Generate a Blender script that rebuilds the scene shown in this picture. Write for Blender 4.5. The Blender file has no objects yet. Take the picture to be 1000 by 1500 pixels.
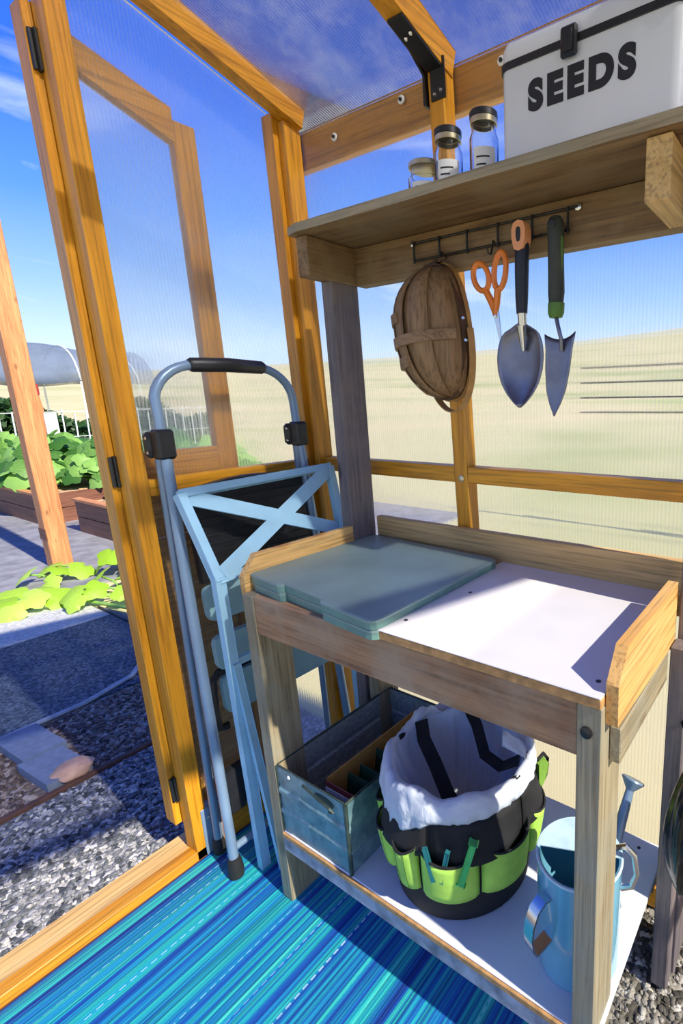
import bpy, bmesh, math, random
from mathutils import Vector, Matrix, noise
random.seed(7)
R = math.radians
scene = bpy.context.scene
COL = scene.collection

# ------------------------------------------------------------------ camera
cam_d = bpy.data.cameras.new('camera')
cam = bpy.data.objects.new('camera', cam_d)
COL.objects.link(cam)
YAW, PITCH, ROLL = 0.5595, -0.2218, -0.0171
fw = Vector((-math.sin(YAW) * math.cos(PITCH), math.cos(YAW) * math.cos(PITCH), math.sin(PITCH)))
rt = Vector((math.cos(YAW), math.sin(YAW), 0))
up = rt.cross(fw)
r2 = math.cos(ROLL) * rt + math.sin(ROLL) * up
u2 = -math.sin(ROLL) * rt + math.cos(ROLL) * up
m = Matrix((r2, u2, -fw)).transposed().to_4x4()
m.translation = Vector((1.0639, -0.5889, 1.2516))
cam.matrix_world = m
cam_d.sensor_fit = 'VERTICAL'
cam_d.sensor_height = 36.0
cam_d.sensor_width = 24.0
cam_d.lens = 740.94 / 1500 * 36.0
cam_d.shift_x = -(738.07 - 500) / 1500
cam_d.shift_y = (747.9 - 750) / 1500
cam_d.clip_start = 0.02
cam_d.clip_end = 1000
scene.camera = cam

# ------------------------------------------------------------------ view and sky
scene.view_settings.view_transform = 'Standard'
scene.view_settings.look = 'None'
scene.view_settings.exposure = 0.95
scene.view_settings.gamma = 1.0
scene.view_settings.use_curve_mapping = False
scene.cycles.transparent_max_bounces = 24

W = bpy.data.worlds.new('sky')
scene.world = W
W.use_nodes = True
nt = W.node_tree
nt.nodes.clear()
def N(t, kind, **kw):
    n = t.nodes.new(kind)
    for k, v in kw.items():
        if k in n.inputs: n.inputs[k].default_value = v
        else: setattr(n, k, v)
    return n
def ramp(t, stops, interp='LINEAR'):
    n = t.nodes.new('ShaderNodeValToRGB')
    e = n.color_ramp.elements
    n.color_ramp.interpolation = interp
    while len(e) < len(stops): e.new(0.5)
    for i, (p, c) in enumerate(stops):
        e[i].position = p
        e[i].color = (*c, 1) if len(c) == 3 else c
    return n
tc = N(nt, 'ShaderNodeTexCoord')
sep = N(nt, 'ShaderNodeSeparateXYZ')
nt.links.new(tc.outputs['Generated'], sep.inputs[0])
g = ramp(nt, [(0.0, (.58, .68, .80)), (.09, (.44, .58, .78)), (.17, (.25, .42, .75)), (.28, (.09, .25, .70)), (.42, (.03, .125, .60)), (.75, (.016, .06, .36))])
nt.links.new(sep.outputs['Z'], g.inputs[0])
mp = N(nt, 'ShaderNodeMapping')
mp.inputs['Scale'].default_value = (1.1, 2.2, 7.5)
mp.inputs['Rotation'].default_value = (0.10, 0.06, 0.3)
nt.links.new(tc.outputs['Generated'], mp.inputs[0])
cn = N(nt, 'ShaderNodeTexNoise', Scale=1.5, Detail=6.0, Roughness=.52, Distortion=.5)
nt.links.new(mp.outputs[0], cn.inputs['Vector'])
cr = ramp(nt, [(.57, (0, 0, 0)), (.76, (.85, .85, .85))])
nt.links.new(cn.outputs[0], cr.inputs[0])
fade = N(nt, 'ShaderNodeMapRange')          # the cirrus thins out with height
fade.inputs['From Min'].default_value = .30; fade.inputs['From Max'].default_value = .62
fade.inputs['To Min'].default_value = 1.0; fade.inputs['To Max'].default_value = .12
nt.links.new(sep.outputs['Z'], fade.inputs['Value'])
cm = N(nt, 'ShaderNodeMath', operation='MULTIPLY')
nt.links.new(cr.outputs[0], cm.inputs[0]); nt.links.new(fade.outputs[0], cm.inputs[1])
mx = N(nt, 'ShaderNodeMix', data_type='RGBA')
nt.links.new(cm.outputs[0], mx.inputs[0])
nt.links.new(g.outputs[0], mx.inputs[6])
mx.inputs[7].default_value = (.74, .80, .88, 1)
bg = N(nt, 'ShaderNodeBackground', Strength=0.92)
nt.links.new(mx.outputs[2], bg.inputs[0])
wo = N(nt, 'ShaderNodeOutputWorld')
nt.links.new(bg.outputs[0], wo.inputs[0])

# ------------------------------------------------------------------ sun
sd = bpy.data.lights.new('sun', 'SUN')
sd.energy = 4.0
sd.angle = R(0.9)
sd.color = (1.0, .92, .78)
so = bpy.data.objects.new('sun', sd)
COL.objects.link(so)
so.rotation_euler = Vector((1.0, -.06, .86)).to_track_quat('Z', 'Y').to_euler()

# ------------------------------------------------------------------ materials
def mat(name):
    mm = bpy.data.materials.new(name)
    mm.use_nodes = True
    t = mm.node_tree
    t.nodes.clear()
    o = N(t, 'ShaderNodeOutputMaterial')
    b = N(t, 'ShaderNodeBsdfPrincipled')
    t.links.new(b.outputs[0], o.inputs[0])
    return mm, t, b, o

def plain(name, c, rough=.5, metal=0., var=.12, scale=30., bump=0., coat=0., c2=None):
    mm, t, b, o = mat(name)
    tcn = N(t, 'ShaderNodeTexCoord')
    n = N(t, 'ShaderNodeTexNoise', Scale=scale, Detail=4.0)
    t.links.new(tcn.outputs['Object'], n.inputs['Vector'])
    lo = c2 if c2 else tuple(x * (1 - var) for x in c)
    hi = c if c2 else tuple(min(1, x * (1 + var)) for x in c)
    r = ramp(t, [(.3, lo), (.7, hi)])
    t.links.new(n.outputs[0], r.inputs[0])
    t.links.new(r.outputs[0], b.inputs['Base Color'])
    b.inputs['Roughness'].default_value = rough
    b.inputs['Metallic'].default_value = metal
    b.inputs['Coat Weight'].default_value = coat
    if bump:
        bp = N(t, 'ShaderNodeBump', Strength=bump, Distance=.002)
        t.links.new(n.outputs[0], bp.inputs['Height'])
        t.links.new(bp.outputs[0], b.inputs['Normal'])
    return mm

def wood(name, dark, light, axis='x', rough=.6, freq=1., knots=.5, knotc=(.10, .045, .015), weather=None, rot=None):
    mm, t, b, o = mat(name)
    tcn = N(t, 'ShaderNodeTexCoord')
    mpn = N(t, 'ShaderNodeMapping')
    s = {'x': (2.2, 34, 34), 'y': (34, 2.2, 34), 'z': (34, 34, 2.2)}[axis]
    mpn.inputs['Scale'].default_value = tuple(a * freq for a in s)
    t.links.new(tcn.outputs['Object'], mpn.inputs[0])
    n = N(t, 'ShaderNodeTexNoise', Scale=1.0, Detail=6.0, Roughness=.62, Distortion=.6)
    t.links.new(mpn.outputs[0], n.inputs['Vector'])
    mid = tuple((a + c) / 2 for a, c in zip(dark, light))
    r = ramp(t, [(.28, dark), (.5, mid), (.70, light)])
    t.links.new(n.outputs[0], r.inputs[0])
    out = r.outputs[0]
    # fine dark grain streaks
    mp2 = N(t, 'ShaderNodeMapping')
    s2 = {'x': (5, 170, 170), 'y': (170, 5, 170), 'z': (170, 170, 5)}[axis]
    mp2.inputs['Scale'].default_value = s2
    t.links.new(tcn.outputs['Object'], mp2.inputs[0])
    n2 = N(t, 'ShaderNodeTexNoise', Scale=1.0, Detail=3.0, Roughness=.5)
    t.links.new(mp2.outputs[0], n2.inputs['Vector'])
    r2_ = ramp(t, [(.36, (.55, .55, .55)), (.52, (1, 1, 1))])
    t.links.new(n2.outputs[0], r2_.inputs[0])
    mu = N(t, 'ShaderNodeMix', data_type='RGBA', blend_type='MULTIPLY')
    mu.inputs[0].default_value = .8
    t.links.new(out, mu.inputs[6]); t.links.new(r2_.outputs[0], mu.inputs[7])
    out = mu.outputs[2]
    if knots:
        mp3 = N(t, 'ShaderNodeMapping')
        s3 = {'x': (5, 11, 11), 'y': (11, 5, 11), 'z': (11, 11, 5)}[axis]
        mp3.inputs['Scale'].default_value = s3
        t.links.new(tcn.outputs['Object'], mp3.inputs[0])
        v = N(t, 'ShaderNodeTexVoronoi', Scale=1.0)
        t.links.new(mp3.outputs[0], v.inputs['Vector'])
        rk = ramp(t, [(.07, (knots, knots, knots)), (.16, (0, 0, 0))])
        t.links.new(v.outputs['Distance'], rk.inputs[0])
        mk = N(t, 'ShaderNodeMix', data_type='RGBA')
        t.links.new(rk.outputs[0], mk.inputs[0]); t.links.new(out, mk.inputs[6])
        mk.inputs[7].default_value = (*knotc, 1)
        out = mk.outputs[2]
    if weather:
        nw = N(t, 'ShaderNodeTexNoise', Scale=9.0, Detail=5.0, Roughness=.6)
        t.links.new(tcn.outputs['Object'], nw.inputs['Vector'])
        rw = ramp(t, [(.42, (0, 0, 0)), (.66, (.8, .8, .8))])
        t.links.new(nw.outputs[0], rw.inputs[0])
        mw = N(t, 'ShaderNodeMix', data_type='RGBA')
        t.links.new(rw.outputs[0], mw.inputs[0]); t.links.new(out, mw.inputs[6])
        mw.inputs[7].default_value = (*weather, 1)
        out = mw.outputs[2]
    t.links.new(out, b.inputs['Base Color'])
    b.inputs['Roughness'].default_value = rough
    bp = N(t, 'ShaderNodeBump', Strength=.35, Distance=.0015)
    t.links.new(n2.outputs[0], bp.inputs['Height'])
    t.links.new(bp.outputs[0], b.inputs['Normal'])
    return mm

def woods(name, *a, **k):
    return {ax: wood(name + '_' + ax, *a, axis=ax, **k) for ax in 'xyz'}

STAIN = woods('amber_stained_frame', (.54, .205, .007), (.80, .36, .018), rough=.42, knots=.35, knotc=(.16, .05, .01))
BENCH = woods('worn_brown_pine', (.22, .10, .045), (.52, .29, .14), weather=(.40, .29, .19))
GREYW = woods('grey_weathered_pine', (.10, .085, .09), (.24, .205, .215), knots=.8, knotc=(.03, .02, .02), weather=(.20, .165, .16))
LEGW = woods('greenish_weathered_pine', (.20, .155, .085), (.44, .37, .23), weather=(.30, .29, .22))
FRESH = woods('honey_pine', (.60, .29, .065), (.84, .52, .19), knots=.7, knotc=(.42, .13, .01))
BACKB = woods('golden_pine', (.56, .33, .10), (.78, .51, .21), knots=.7, knotc=(.11, .035, .015))
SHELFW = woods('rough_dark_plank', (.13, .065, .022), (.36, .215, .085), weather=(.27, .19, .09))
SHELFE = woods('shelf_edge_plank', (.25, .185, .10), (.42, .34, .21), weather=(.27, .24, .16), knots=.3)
PLY = plain('plywood_edge', (.52, .28, .10), .7, var=.3, scale=60)
CEDAR = woods('outdoor_cedar', (.48, .17, .055), (.80, .36, .14), knots=.6)
BEDW = woods('brown_bed_board', (.15, .055, .03), (.27, .11, .065), knots=.3)
WHITEB = plain('white_board', (.74, .725, .74), .38, var=.03, scale=9)
SHELFB = plain('white_shelf_board', (.80, .82, .86), .45, var=.05, scale=12)
FADED = plain('faded_painted_trim', (.36, .37, .42), .7, var=.45, scale=26, bump=.3)
BLACK = plain('black_plastic', (.013, .013, .015), .42, var=.3)
BLACKM = plain('black_metal', (.012, .012, .013), .38, .0, var=.2)
RUBBER = plain('black_rubber', (.016, .015, .014), .7)
BLUESTEEL = plain('blue_grey_steel', (.22, .32, .45), .33, .25, var=.08, scale=8)
TEALSTEP = plain('teal_step', (.30, .50, .53), .4, 0., var=.10, scale=10)
SKYBLUE = plain('light_blue_enamel', (.36, .62, .78), .38, 0., var=.08, scale=12)
LID = plain('grey_green_plastic', (.21, .30, .28), .42, var=.18, scale=6, bump=.05)
LIDEDGE = plain('green_plastic_rim', (.13, .26, .225), .45, var=.12)
CHROME = plain('steel', (.62, .62, .64), .22, 1., var=.05)
DARKSTEEL = plain('tool_steel', (.20, .20, .25), .36, .85, var=.22, scale=18)
BRASS = plain('gold_lid', (.62, .54, .36), .3, .8, var=.1)
ORANGE = plain('orange_plastic', (.80, .22, .025), .38, var=.06)
ORANGE2 = plain('pale_orange_plastic', (.80, .33, .13), .4, var=.06)
GREENP = plain('green_collar_plastic', (.08, .19, .025), .5)
DKGREEN = plain('dark_green_rubber', (.040, .046, .034), .6, var=.3)
NAVY = plain('dark_navy_rubber', (.010, .014, .026), .5)
LIME = plain('lime_fabric', (.42, .72, .10), .75, var=.12, scale=25)
LIMED = plain('lime_mesh', (.18, .36, .04), .8)
BLACKF = plain('black_fabric', (.010, .010, .012), .8, var=.5, scale=20, bump=.3)
BLACKG = plain('glossy_black_bag', (.008, .008, .010), .16, var=.5, scale=20, bump=.8)
LAV = plain('faded_black_plastic', (.07, .065, .09), .4, var=.3)
ENAMELW = plain('white_enamel', (.66, .67, .70), .25, var=.03, scale=10, coat=.3)
PAPER = plain('white_paper', (.80, .80, .80), .7, var=.03)
INK = plain('black_ink', (.012, .012, .014), .5)
CARD = plain('orange_cardboard', (.62, .30, .06), .7, var=.1)
REDC = plain('red_card', (.34, .05, .03), .6)
PACKET = plain('green_seed_packet', (.02, .075, .035), .5, var=.6, scale=40)
STONE = plain('pink_stone', (.50, .30, .22), .75, var=.25, scale=22, bump=.5)
PAVER = plain('blue_grey_paver', (.17, .21, .29), .8, var=.15, scale=35, bump=.3)
RUST = plain('rusty_edging', (.10, .045, .03), .8, var=.3)
STRIP = plain('grey_edging', (.30, .36, .45), .6, var=.15)
def netm():
    mm, t, b, o = mat('blue_grey_shade_net')
    b.inputs['Base Color'].default_value = (.17, .22, .31, 1); b.inputs['Roughness'].default_value = .8
    tcn = N(t, 'ShaderNodeTexCoord')
    n = N(t, 'ShaderNodeTexNoise', Scale=2.5, Detail=5.0); t.links.new(tcn.outputs['Object'], n.inputs['Vector'])
    r = ramp(t, [(.35, (.25, .25, .25)), (.65, (.62, .62, .62))]); t.links.new(n.outputs[0], r.inputs[0])
    tr = N(t, 'ShaderNodeBsdfTransparent'); ms = N(t, 'ShaderNodeMixShader')
    t.links.new(r.outputs[0], ms.inputs[0]); t.links.new(b.outputs[0], ms.inputs[1]); t.links.new(tr.outputs[0], ms.inputs[2])
    t.links.new(ms.outputs[0], o.inputs[0])
    return mm
NETM = netm()
WIRE = plain('white_wire', (.70, .74, .72), .5)
REDCAP = plain('red_cap', (.30, .02, .02), .5)
WICKER = woods('trug_slat', (.21, .115, .045), (.36, .215, .10), knots=0, rough=.55, freq=.5)
WICKERD = plain('trug_rim_dark', (.075, .034, .014), .55, var=.3)
WICKERL = plain('trug_rim_light', (.42, .22, .065), .5, var=.2)
CANBLUE = plain('blue_enamel', (.16, .45, .62), .2, var=.06, scale=10, coat=.5)
CANRIM = plain('pale_enamel', (.55, .76, .84), .25)
TEALP = plain('teal_handle', (.015, .14, .16), .5)
GRNP = plain('bright_green_handle', (.08, .50, .13), .45)

def galv():
    mm, t, b, o = mat('galvanised_steel')
    tcn = N(t, 'ShaderNodeTexCoord')
    v = N(t, 'ShaderNodeTexVoronoi', Scale=120.0)
    t.links.new(tcn.outputs['Object'], v.inputs['Vector'])
    r = ramp(t, [(0, (.26, .33, .35)), (1, (.50, .58, .60))])
    t.links.new(v.outputs['Color'], r.inputs[0])
    t.links.new(r.outputs[0], b.inputs['Base Color'])
    b.inputs['Metallic'].default_value = .45
    b.inputs['Roughness'].default_value = .42
    return mm
GALV = galv()
def galvteal():
    mm, t, b, o = mat('worn_teal_zinc')
    tcn = N(t, 'ShaderNodeTexCoord')
    n = N(t, 'ShaderNodeTexNoise', Scale=22.0, Detail=6.0, Roughness=.7)
    t.links.new(tcn.outputs['Object'], n.inputs['Vector'])
    r = ramp(t, [(.3, (.08, .16, .19)), (.5, (.17, .31, .36)), (.72, (.27, .42, .46))])
    t.links.new(n.outputs[0], r.inputs[0])
    t.links.new(r.outputs[0], b.inputs['Base Color'])
    b.inputs['Metallic'].default_value = .3
    b.inputs['Roughness'].default_value = .45
    return mm
GALVT = galvteal()
EDGEZ = plain('dark_zinc_edge', (.06, .085, .075), .5, .5, var=.4, scale=40)

def glass():
    mm, t, b, o = mat('clear_glass')
    b.inputs['Base Color'].default_value = (.98, 1, 1, 1)
    b.inputs['Transmission Weight'].default_value = 1.0
    b.inputs['Roughness'].default_value = .02
    b.inputs['IOR'].default_value = 1.35
    return mm
GLASS = glass()

def poly(name, axis, tint, haze, pitch=.0085, dust=0., blur=.12, rough=.10):
    """twin wall polycarbonate: clear sheet with fine vertical ribs, a little haze and gloss"""
    mm, t, b, o = mat(name)
    t.nodes.remove(b)
    tcn = N(t, 'ShaderNodeTexCoord')
    sp = N(t, 'ShaderNodeSeparateXYZ')
    t.links.new(tcn.outputs['Object'], sp.inputs[0])
    ml = N(t, 'ShaderNodeMath', operation='MULTIPLY')
    ml.inputs[1].default_value = 2 * math.pi / pitch
    t.links.new(sp.outputs[axis.upper()], ml.inputs[0])
    sn = N(t, 'ShaderNodeMath', operation='SINE')
    t.links.new(ml.outputs[0], sn.inputs[0])
    rr = N(t, 'ShaderNodeMapRange')
    rr.inputs['From Min'].default_value = .35; rr.inputs['From Max'].default_value = 1.0
    t.links.new(sn.outputs[0], rr.inputs['Value'])
    bpn = N(t, 'ShaderNodeBump', Strength=.35, Distance=.002)
    t.links.new(sn.outputs[0], bpn.inputs['Height'])
    tr = N(t, 'ShaderNodeBsdfTransparent')
    tr.inputs[0].default_value = (*tint, 1)
    rf = N(t, 'ShaderNodeBsdfRefraction', IOR=1.06, Roughness=rough)
    rf.inputs[0].default_value = (*tint, 1)
    t.links.new(bpn.outputs[0], rf.inputs['Normal'])
    m0 = N(t, 'ShaderNodeMixShader')
    m0.inputs[0].default_value = blur
    t.links.new(tr.outputs[0], m0.inputs[1]); t.links.new(rf.outputs[0], m0.inputs[2])
    tl = N(t, 'ShaderNodeBsdfTranslucent'); tl.inputs[0].default_value = (.9, .9, .9, 1)
    df = N(t, 'ShaderNodeBsdfDiffuse'); df.inputs[0].default_value = (.75, .77, .8, 1)
    hz = N(t, 'ShaderNodeMixShader'); hz.inputs[0].default_value = .45
    t.links.new(tl.outputs[0], hz.inputs[1]); t.links.new(df.outputs[0], hz.inputs[2])
    # haze amount: base + ribs + dust blotches
    n = N(t, 'ShaderNodeTexNoise', Scale=14.0, Detail=8.0, Roughness=.75)
    t.links.new(tcn.outputs['Object'], n.inputs['Vector'])
    nr = ramp(t, [(.45, (0, 0, 0)), (.8, (1, 1, 1))])
    t.links.new(n.outputs[0], nr.inputs[0])
    a1 = N(t, 'ShaderNodeMath', operation='MULTIPLY_ADD')
    a1.inputs[1].default_value = haze * 3.2; a1.inputs[2].default_value = haze
    t.links.new(rr.outputs[0], a1.inputs[0])
    a2 = N(t, 'ShaderNodeMath', operation='MULTIPLY_ADD')
    a2.inputs[1].default_value = .05 + dust
    t.links.new(nr.outputs[0], a2.inputs[0]); t.links.new(a1.outputs[0], a2.inputs[2])
    m1 = N(t, 'ShaderNodeMixShader')
    t.links.new(a2.outputs[0], m1.inputs[0]); t.links.new(m0.outputs[0], m1.inputs[1]); t.links.new(hz.outputs[0], m1.inputs[2])
    gl = N(t, 'ShaderNodeBsdfGlossy', Roughness=.16)
    t.links.new(bpn.outputs[0], gl.inputs['Normal'])
    fr = N(t, 'ShaderNodeFresnel', IOR=1.22)
    m2 = N(t, 'ShaderNodeMixShader')
    t.links.new(fr.outputs[0], m2.inputs[0]); t.links.new(m1.outputs[0], m2.inputs[1]); t.links.new(gl.outputs[0], m2.inputs[2])
    t.links.new(m2.outputs[0], o.inputs[0])
    return mm
POLYX = poly('ribbed_polycarbonate_back', 'x', (.965, .97, .975), .045, blur=.22, rough=.12)
POLYY = poly('ribbed_polycarbonate_side', 'y', (.965, .97, .975), .05, blur=.32, rough=.18)
POLYC = poly('clear_polycarbonate', 'y', (.97, .975, .975), .03, blur=.0)
POLYR = poly('dusty_roof_polycarbonate', 'x', (.68, .70, .74), .03, dust=.12)

def bagm():
    mm, t, b, o = mat('white_thin_plastic')
    b.inputs['Base Color'].default_value = (.78, .84, .92, 1)
    b.inputs['Roughness'].default_value = .35
    b.inputs['Subsurface Weight'].default_value = 0
    tcn = N(t, 'ShaderNodeTexCoord')
    n = N(t, 'ShaderNodeTexNoise', Scale=24.0, Detail=5.0, Distortion=1.2)
    t.links.new(tcn.outputs['Object'], n.inputs['Vector'])
    bp = N(t, 'ShaderNodeBump', Strength=.7, Distance=.008)
    t.links.new(n.outputs[0], bp.inputs['Height']); t.links.new(bp.outputs[0], b.inputs['Normal'])
    tl = N(t, 'ShaderNodeBsdfTranslucent'); tl.inputs[0].default_value = (.75, .8, .9, 1)
    ms = N(t, 'ShaderNodeMixShader'); ms.inputs[0].default_value = .3
    t.links.new(b.outputs[0], ms.inputs[1]); t.links.new(tl.outputs[0], ms.inputs[2])
    t.links.new(ms.outputs[0], o.inputs[0])
    return mm
BAG = bagm()

def rugm():
    mm, t, b, o = mat('striped_woven_rug')
    tcn = N(t, 'ShaderNodeTexCoord')
    def stripe(scale, stops, seed, yk=.02):
        mpn = N(t, 'ShaderNodeMapping')
        mpn.inputs['Scale'].default_value = (scale, yk * scale, 0)
        mpn.inputs['Location'].default_value = (seed, 0, 0)
        t.links.new(tcn.outputs['Object'], mpn.inputs[0])
        n = N(t, 'ShaderNodeTexNoise', Scale=1.0, Detail=2.0, Roughness=.7)
        t.links.new(mpn.outputs[0], n.inputs['Vector'])
        r = ramp(t, stops)
        t.links.new(n.outputs[0], r.inputs[0])
        return r.outputs[0]
    base = stripe(46, [(.30, (.003, .02, .13)), (.39, (.006, .07, .36)), (.455, (.006, .15, .42)), (.52, (.010, .29, .47)), (.58, (.016, .43, .41)), (.68, (.07, .62, .52))], 3.1, .004)
    fine = stripe(230, [(.36, (.16, .22, .42)), (.5, (1, 1, 1)), (.62, (1.15, 1.2, 1.2))], 9.7, .004)
    mu = N(t, 'ShaderNodeMix', data_type='RGBA', blend_type='MULTIPLY'); mu.inputs[0].default_value = .85
    t.links.new(base, mu.inputs[6]); t.links.new(fine, mu.inputs[7])
    # white stitched threads: thin lines along y broken into dashes
    dash = stripe(120, [(.64, (0, 0, 0)), (.68, (1, 1, 1))], 21.3, .002)
    sp = N(t, 'ShaderNodeSeparateXYZ'); t.links.new(tcn.outputs['Object'], sp.inputs[0])
    my = N(t, 'ShaderNodeMath', operation='MULTIPLY'); my.inputs[1].default_value = 2 * math.pi / .021
    t.links.new(sp.outputs['Y'], my.inputs[0])
    sy = N(t, 'ShaderNodeMath', operation='SINE'); t.links.new(my.outputs[0], sy.inputs[0])
    gt = N(t, 'ShaderNodeMath', operation='GREATER_THAN'); gt.inputs[1].default_value = -.35
    t.links.new(sy.outputs[0], gt.inputs[0])
    md = N(t, 'ShaderNodeMath', operation='MULTIPLY'); t.links.new(gt.outputs[0], md.inputs[0]); t.links.new(dash, md.inputs[1])
    md2 = N(t, 'ShaderNodeMath', operation='MULTIPLY'); md2.inputs[1].default_value = .8; t.links.new(md.outputs[0], md2.inputs[0])
    mw = N(t, 'ShaderNodeMix', data_type='RGBA')
    t.links.new(md2.outputs[0], mw.inputs[0]); t.links.new(mu.outputs[2], mw.inputs[6])
    mw.inputs[7].default_value = (.55, .80, .84, 1)
    t.links.new(mw.outputs[2], b.inputs['Base Color'])
    b.inputs['Roughness'].default_value = .6
    # woven relief
    w1 = N(t, 'ShaderNodeTexNoise', Scale=330.0, Detail=1.0)
    t.links.new(tcn.outputs['Object'], w1.inputs['Vector'])
    bp = N(t, 'ShaderNodeBump', Strength=.4, Distance=.002)
    t.links.new(w1.outputs[0], bp.inputs['Height']); t.links.new(bp.outputs[0], b.inputs['Normal'])
    return mm
RUG = rugm()

def gravelm(name, cols, scale=75, rough=.85):
    mm, t, b, o = mat(name)
    tcn = N(t, 'ShaderNodeTexCoord')
    v = N(t, 'ShaderNodeTexVoronoi', Scale=scale)
    t.links.new(tcn.outputs['Object'], v.inputs['Vector'])
    sp = N(t, 'ShaderNodeSeparateColor'); t.links.new(v.outputs['Color'], sp.inputs[0])
    k = len(cols)
    r = ramp(t, [(i / (k - 1), c) for i, c in enumerate(cols)])
    t.links.new(sp.outputs[0], r.inputs[0])
    t.links.new(r.outputs[0], b.inputs['Base Color'])
    b.inputs['Roughness'].default_value = rough
    bp = N(t, 'ShaderNodeBump', Strength=.8, Distance=.008); bp.invert = True
    t.links.new(v.outputs['Distance'], bp.inputs['Height']); t.links.new(bp.outputs[0], b.inputs['Normal'])
    return mm
GRAVEL = gravelm('grey_gravel', [(.035, .04, .05), (.11, .12, .13), (.17, .18, .20), (.32, .32, .33), (.62, .60, .57)])
GRAVELB = gravelm('brown_gravel', [(.06, .04, .035), (.14, .10, .08), (.22, .17, .14), (.45, .38, .32)], 60)
GRAVELD = gravelm('shade_toned_gravel', [(.02, .035, .06), (.05, .075, .11), (.085, .115, .155), (.16, .19, .24)], 90)  # gravel darkened and blued, greenhouse shadow put into the colour
GRAVELL = gravelm('pale_gravel', [(.40, .41, .42), (.52, .52, .52), (.62, .61, .60)], 70)
GRAVELIN = gravelm('floor_gravel', [(.03, .028, .022), (.12, .11, .09), (.30, .28, .24), (.62, .60, .55)], 70)
FABRIC = plain('landscape_fabric', (.25, .25, .27), .75, var=.3, scale=8, bump=.2)
FABRICD = plain('dark_landscape_fabric', (.10, .11, .14), .8, var=.3, scale=8)
def fieldm():
    mm, t, b, o = mat('dry_grass_field')
    tcn = N(t, 'ShaderNodeTexCoord')
    mpn = N(t, 'ShaderNodeMapping'); mpn.inputs['Scale'].default_value = (.05, .05, 1.4)
    t.links.new(tcn.outputs['Object'], mpn.inputs[0])
    n = N(t, 'ShaderNodeTexNoise', Scale=1.0, Detail=5.0, Roughness=.6)
    t.links.new(mpn.outputs[0], n.inputs['Vector'])
    r = ramp(t, [(.33, (.38, .41, .15)), (.46, (.56, .52, .26)), (.58, (.65, .56, .30)), (.70, (.40, .46, .15))])
    t.links.new(n.outputs[0], r.inputs[0]); t.links.new(r.outputs[0], b.inputs['Base Color'])
    b.inputs['Roughness'].default_value = .9
    return mm
FIELD = fieldm()
def leafm(name, c1, c2):
    mm, t, b, o = mat(name)
    tcn = N(t, 'ShaderNodeTexCoord')
    n = N(t, 'ShaderNodeTexNoise', Scale=9.0, Detail=3.0)
    t.links.new(tcn.outputs['Object'], n.inputs['Vector'])
    r = ramp(t, [(.3, c1), (.7, c2)])
    oi = N(t, 'ShaderNodeObjectInfo'); ad = N(t, 'ShaderNodeMath', operation='MULTIPLY_ADD'); ad.inputs[1].default_value = .75; t.links.new(oi.outputs['Random'], ad.inputs[0])
    sb_ = N(t, 'ShaderNodeMath', operation='MULTIPLY_ADD'); sb_.inputs[1].default_value = .5; sb_.inputs[2].default_value = -.13; t.links.new(n.outputs[0], sb_.inputs[0]); t.links.new(sb_.outputs[0], ad.inputs[2])
    t.links.new(ad.outputs[0], r.inputs[0]); t.links.new(r.outputs[0], b.inputs['Base Color'])
    b.inputs['Roughness'].default_value = .5
    tl = N(t, 'ShaderNodeBsdfTranslucent'); t.links.new(r.outputs[0], tl.inputs[0])
    ms = N(t, 'ShaderNodeMixShader'); ms.inputs[0].default_value = .35
    t.links.new(b.outputs[0], ms.inputs[1]); t.links.new(tl.outputs[0], ms.inputs[2]); t.links.new(ms.outputs[0], o.inputs[0])
    return mm
LEAF = leafm('squash_leaf_green', (.05, .17, .02), (.30, .56, .12))
LEAFY = leafm('young_leaf_lime', (.34, .58, .03), (.52, .76, .12))
LEAFD = leafm('dark_vine_leaf', (.03, .09, .02), (.08, .20, .04))
STEM = plain('green_stem', (.22, .42, .08), .6)

# ------------------------------------------------------------------ builders
def link(o, parent=None):
    COL.objects.link(o)
    if parent is not None: o.parent = parent
    return o
def thing(name, label, cat, loc, group=None):
    o = bpy.data.objects.new(name, None)
    o.empty_display_size = .05
    o.location = loc
    o['label'] = label; o['category'] = cat
    if group: o['group'] = group
    return link(o)
def setting(name, loc=(0, 0, 0)):
    o = bpy.data.objects.new(name, None)
    o.empty_display_size = .05
    o.location = loc
    o['kind'] = 'structure'
    return link(o)
def wloc(o):
    v = Vector(o.location)
    while o.parent: o = o.parent; v += Vector(o.location)
    return v

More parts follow.
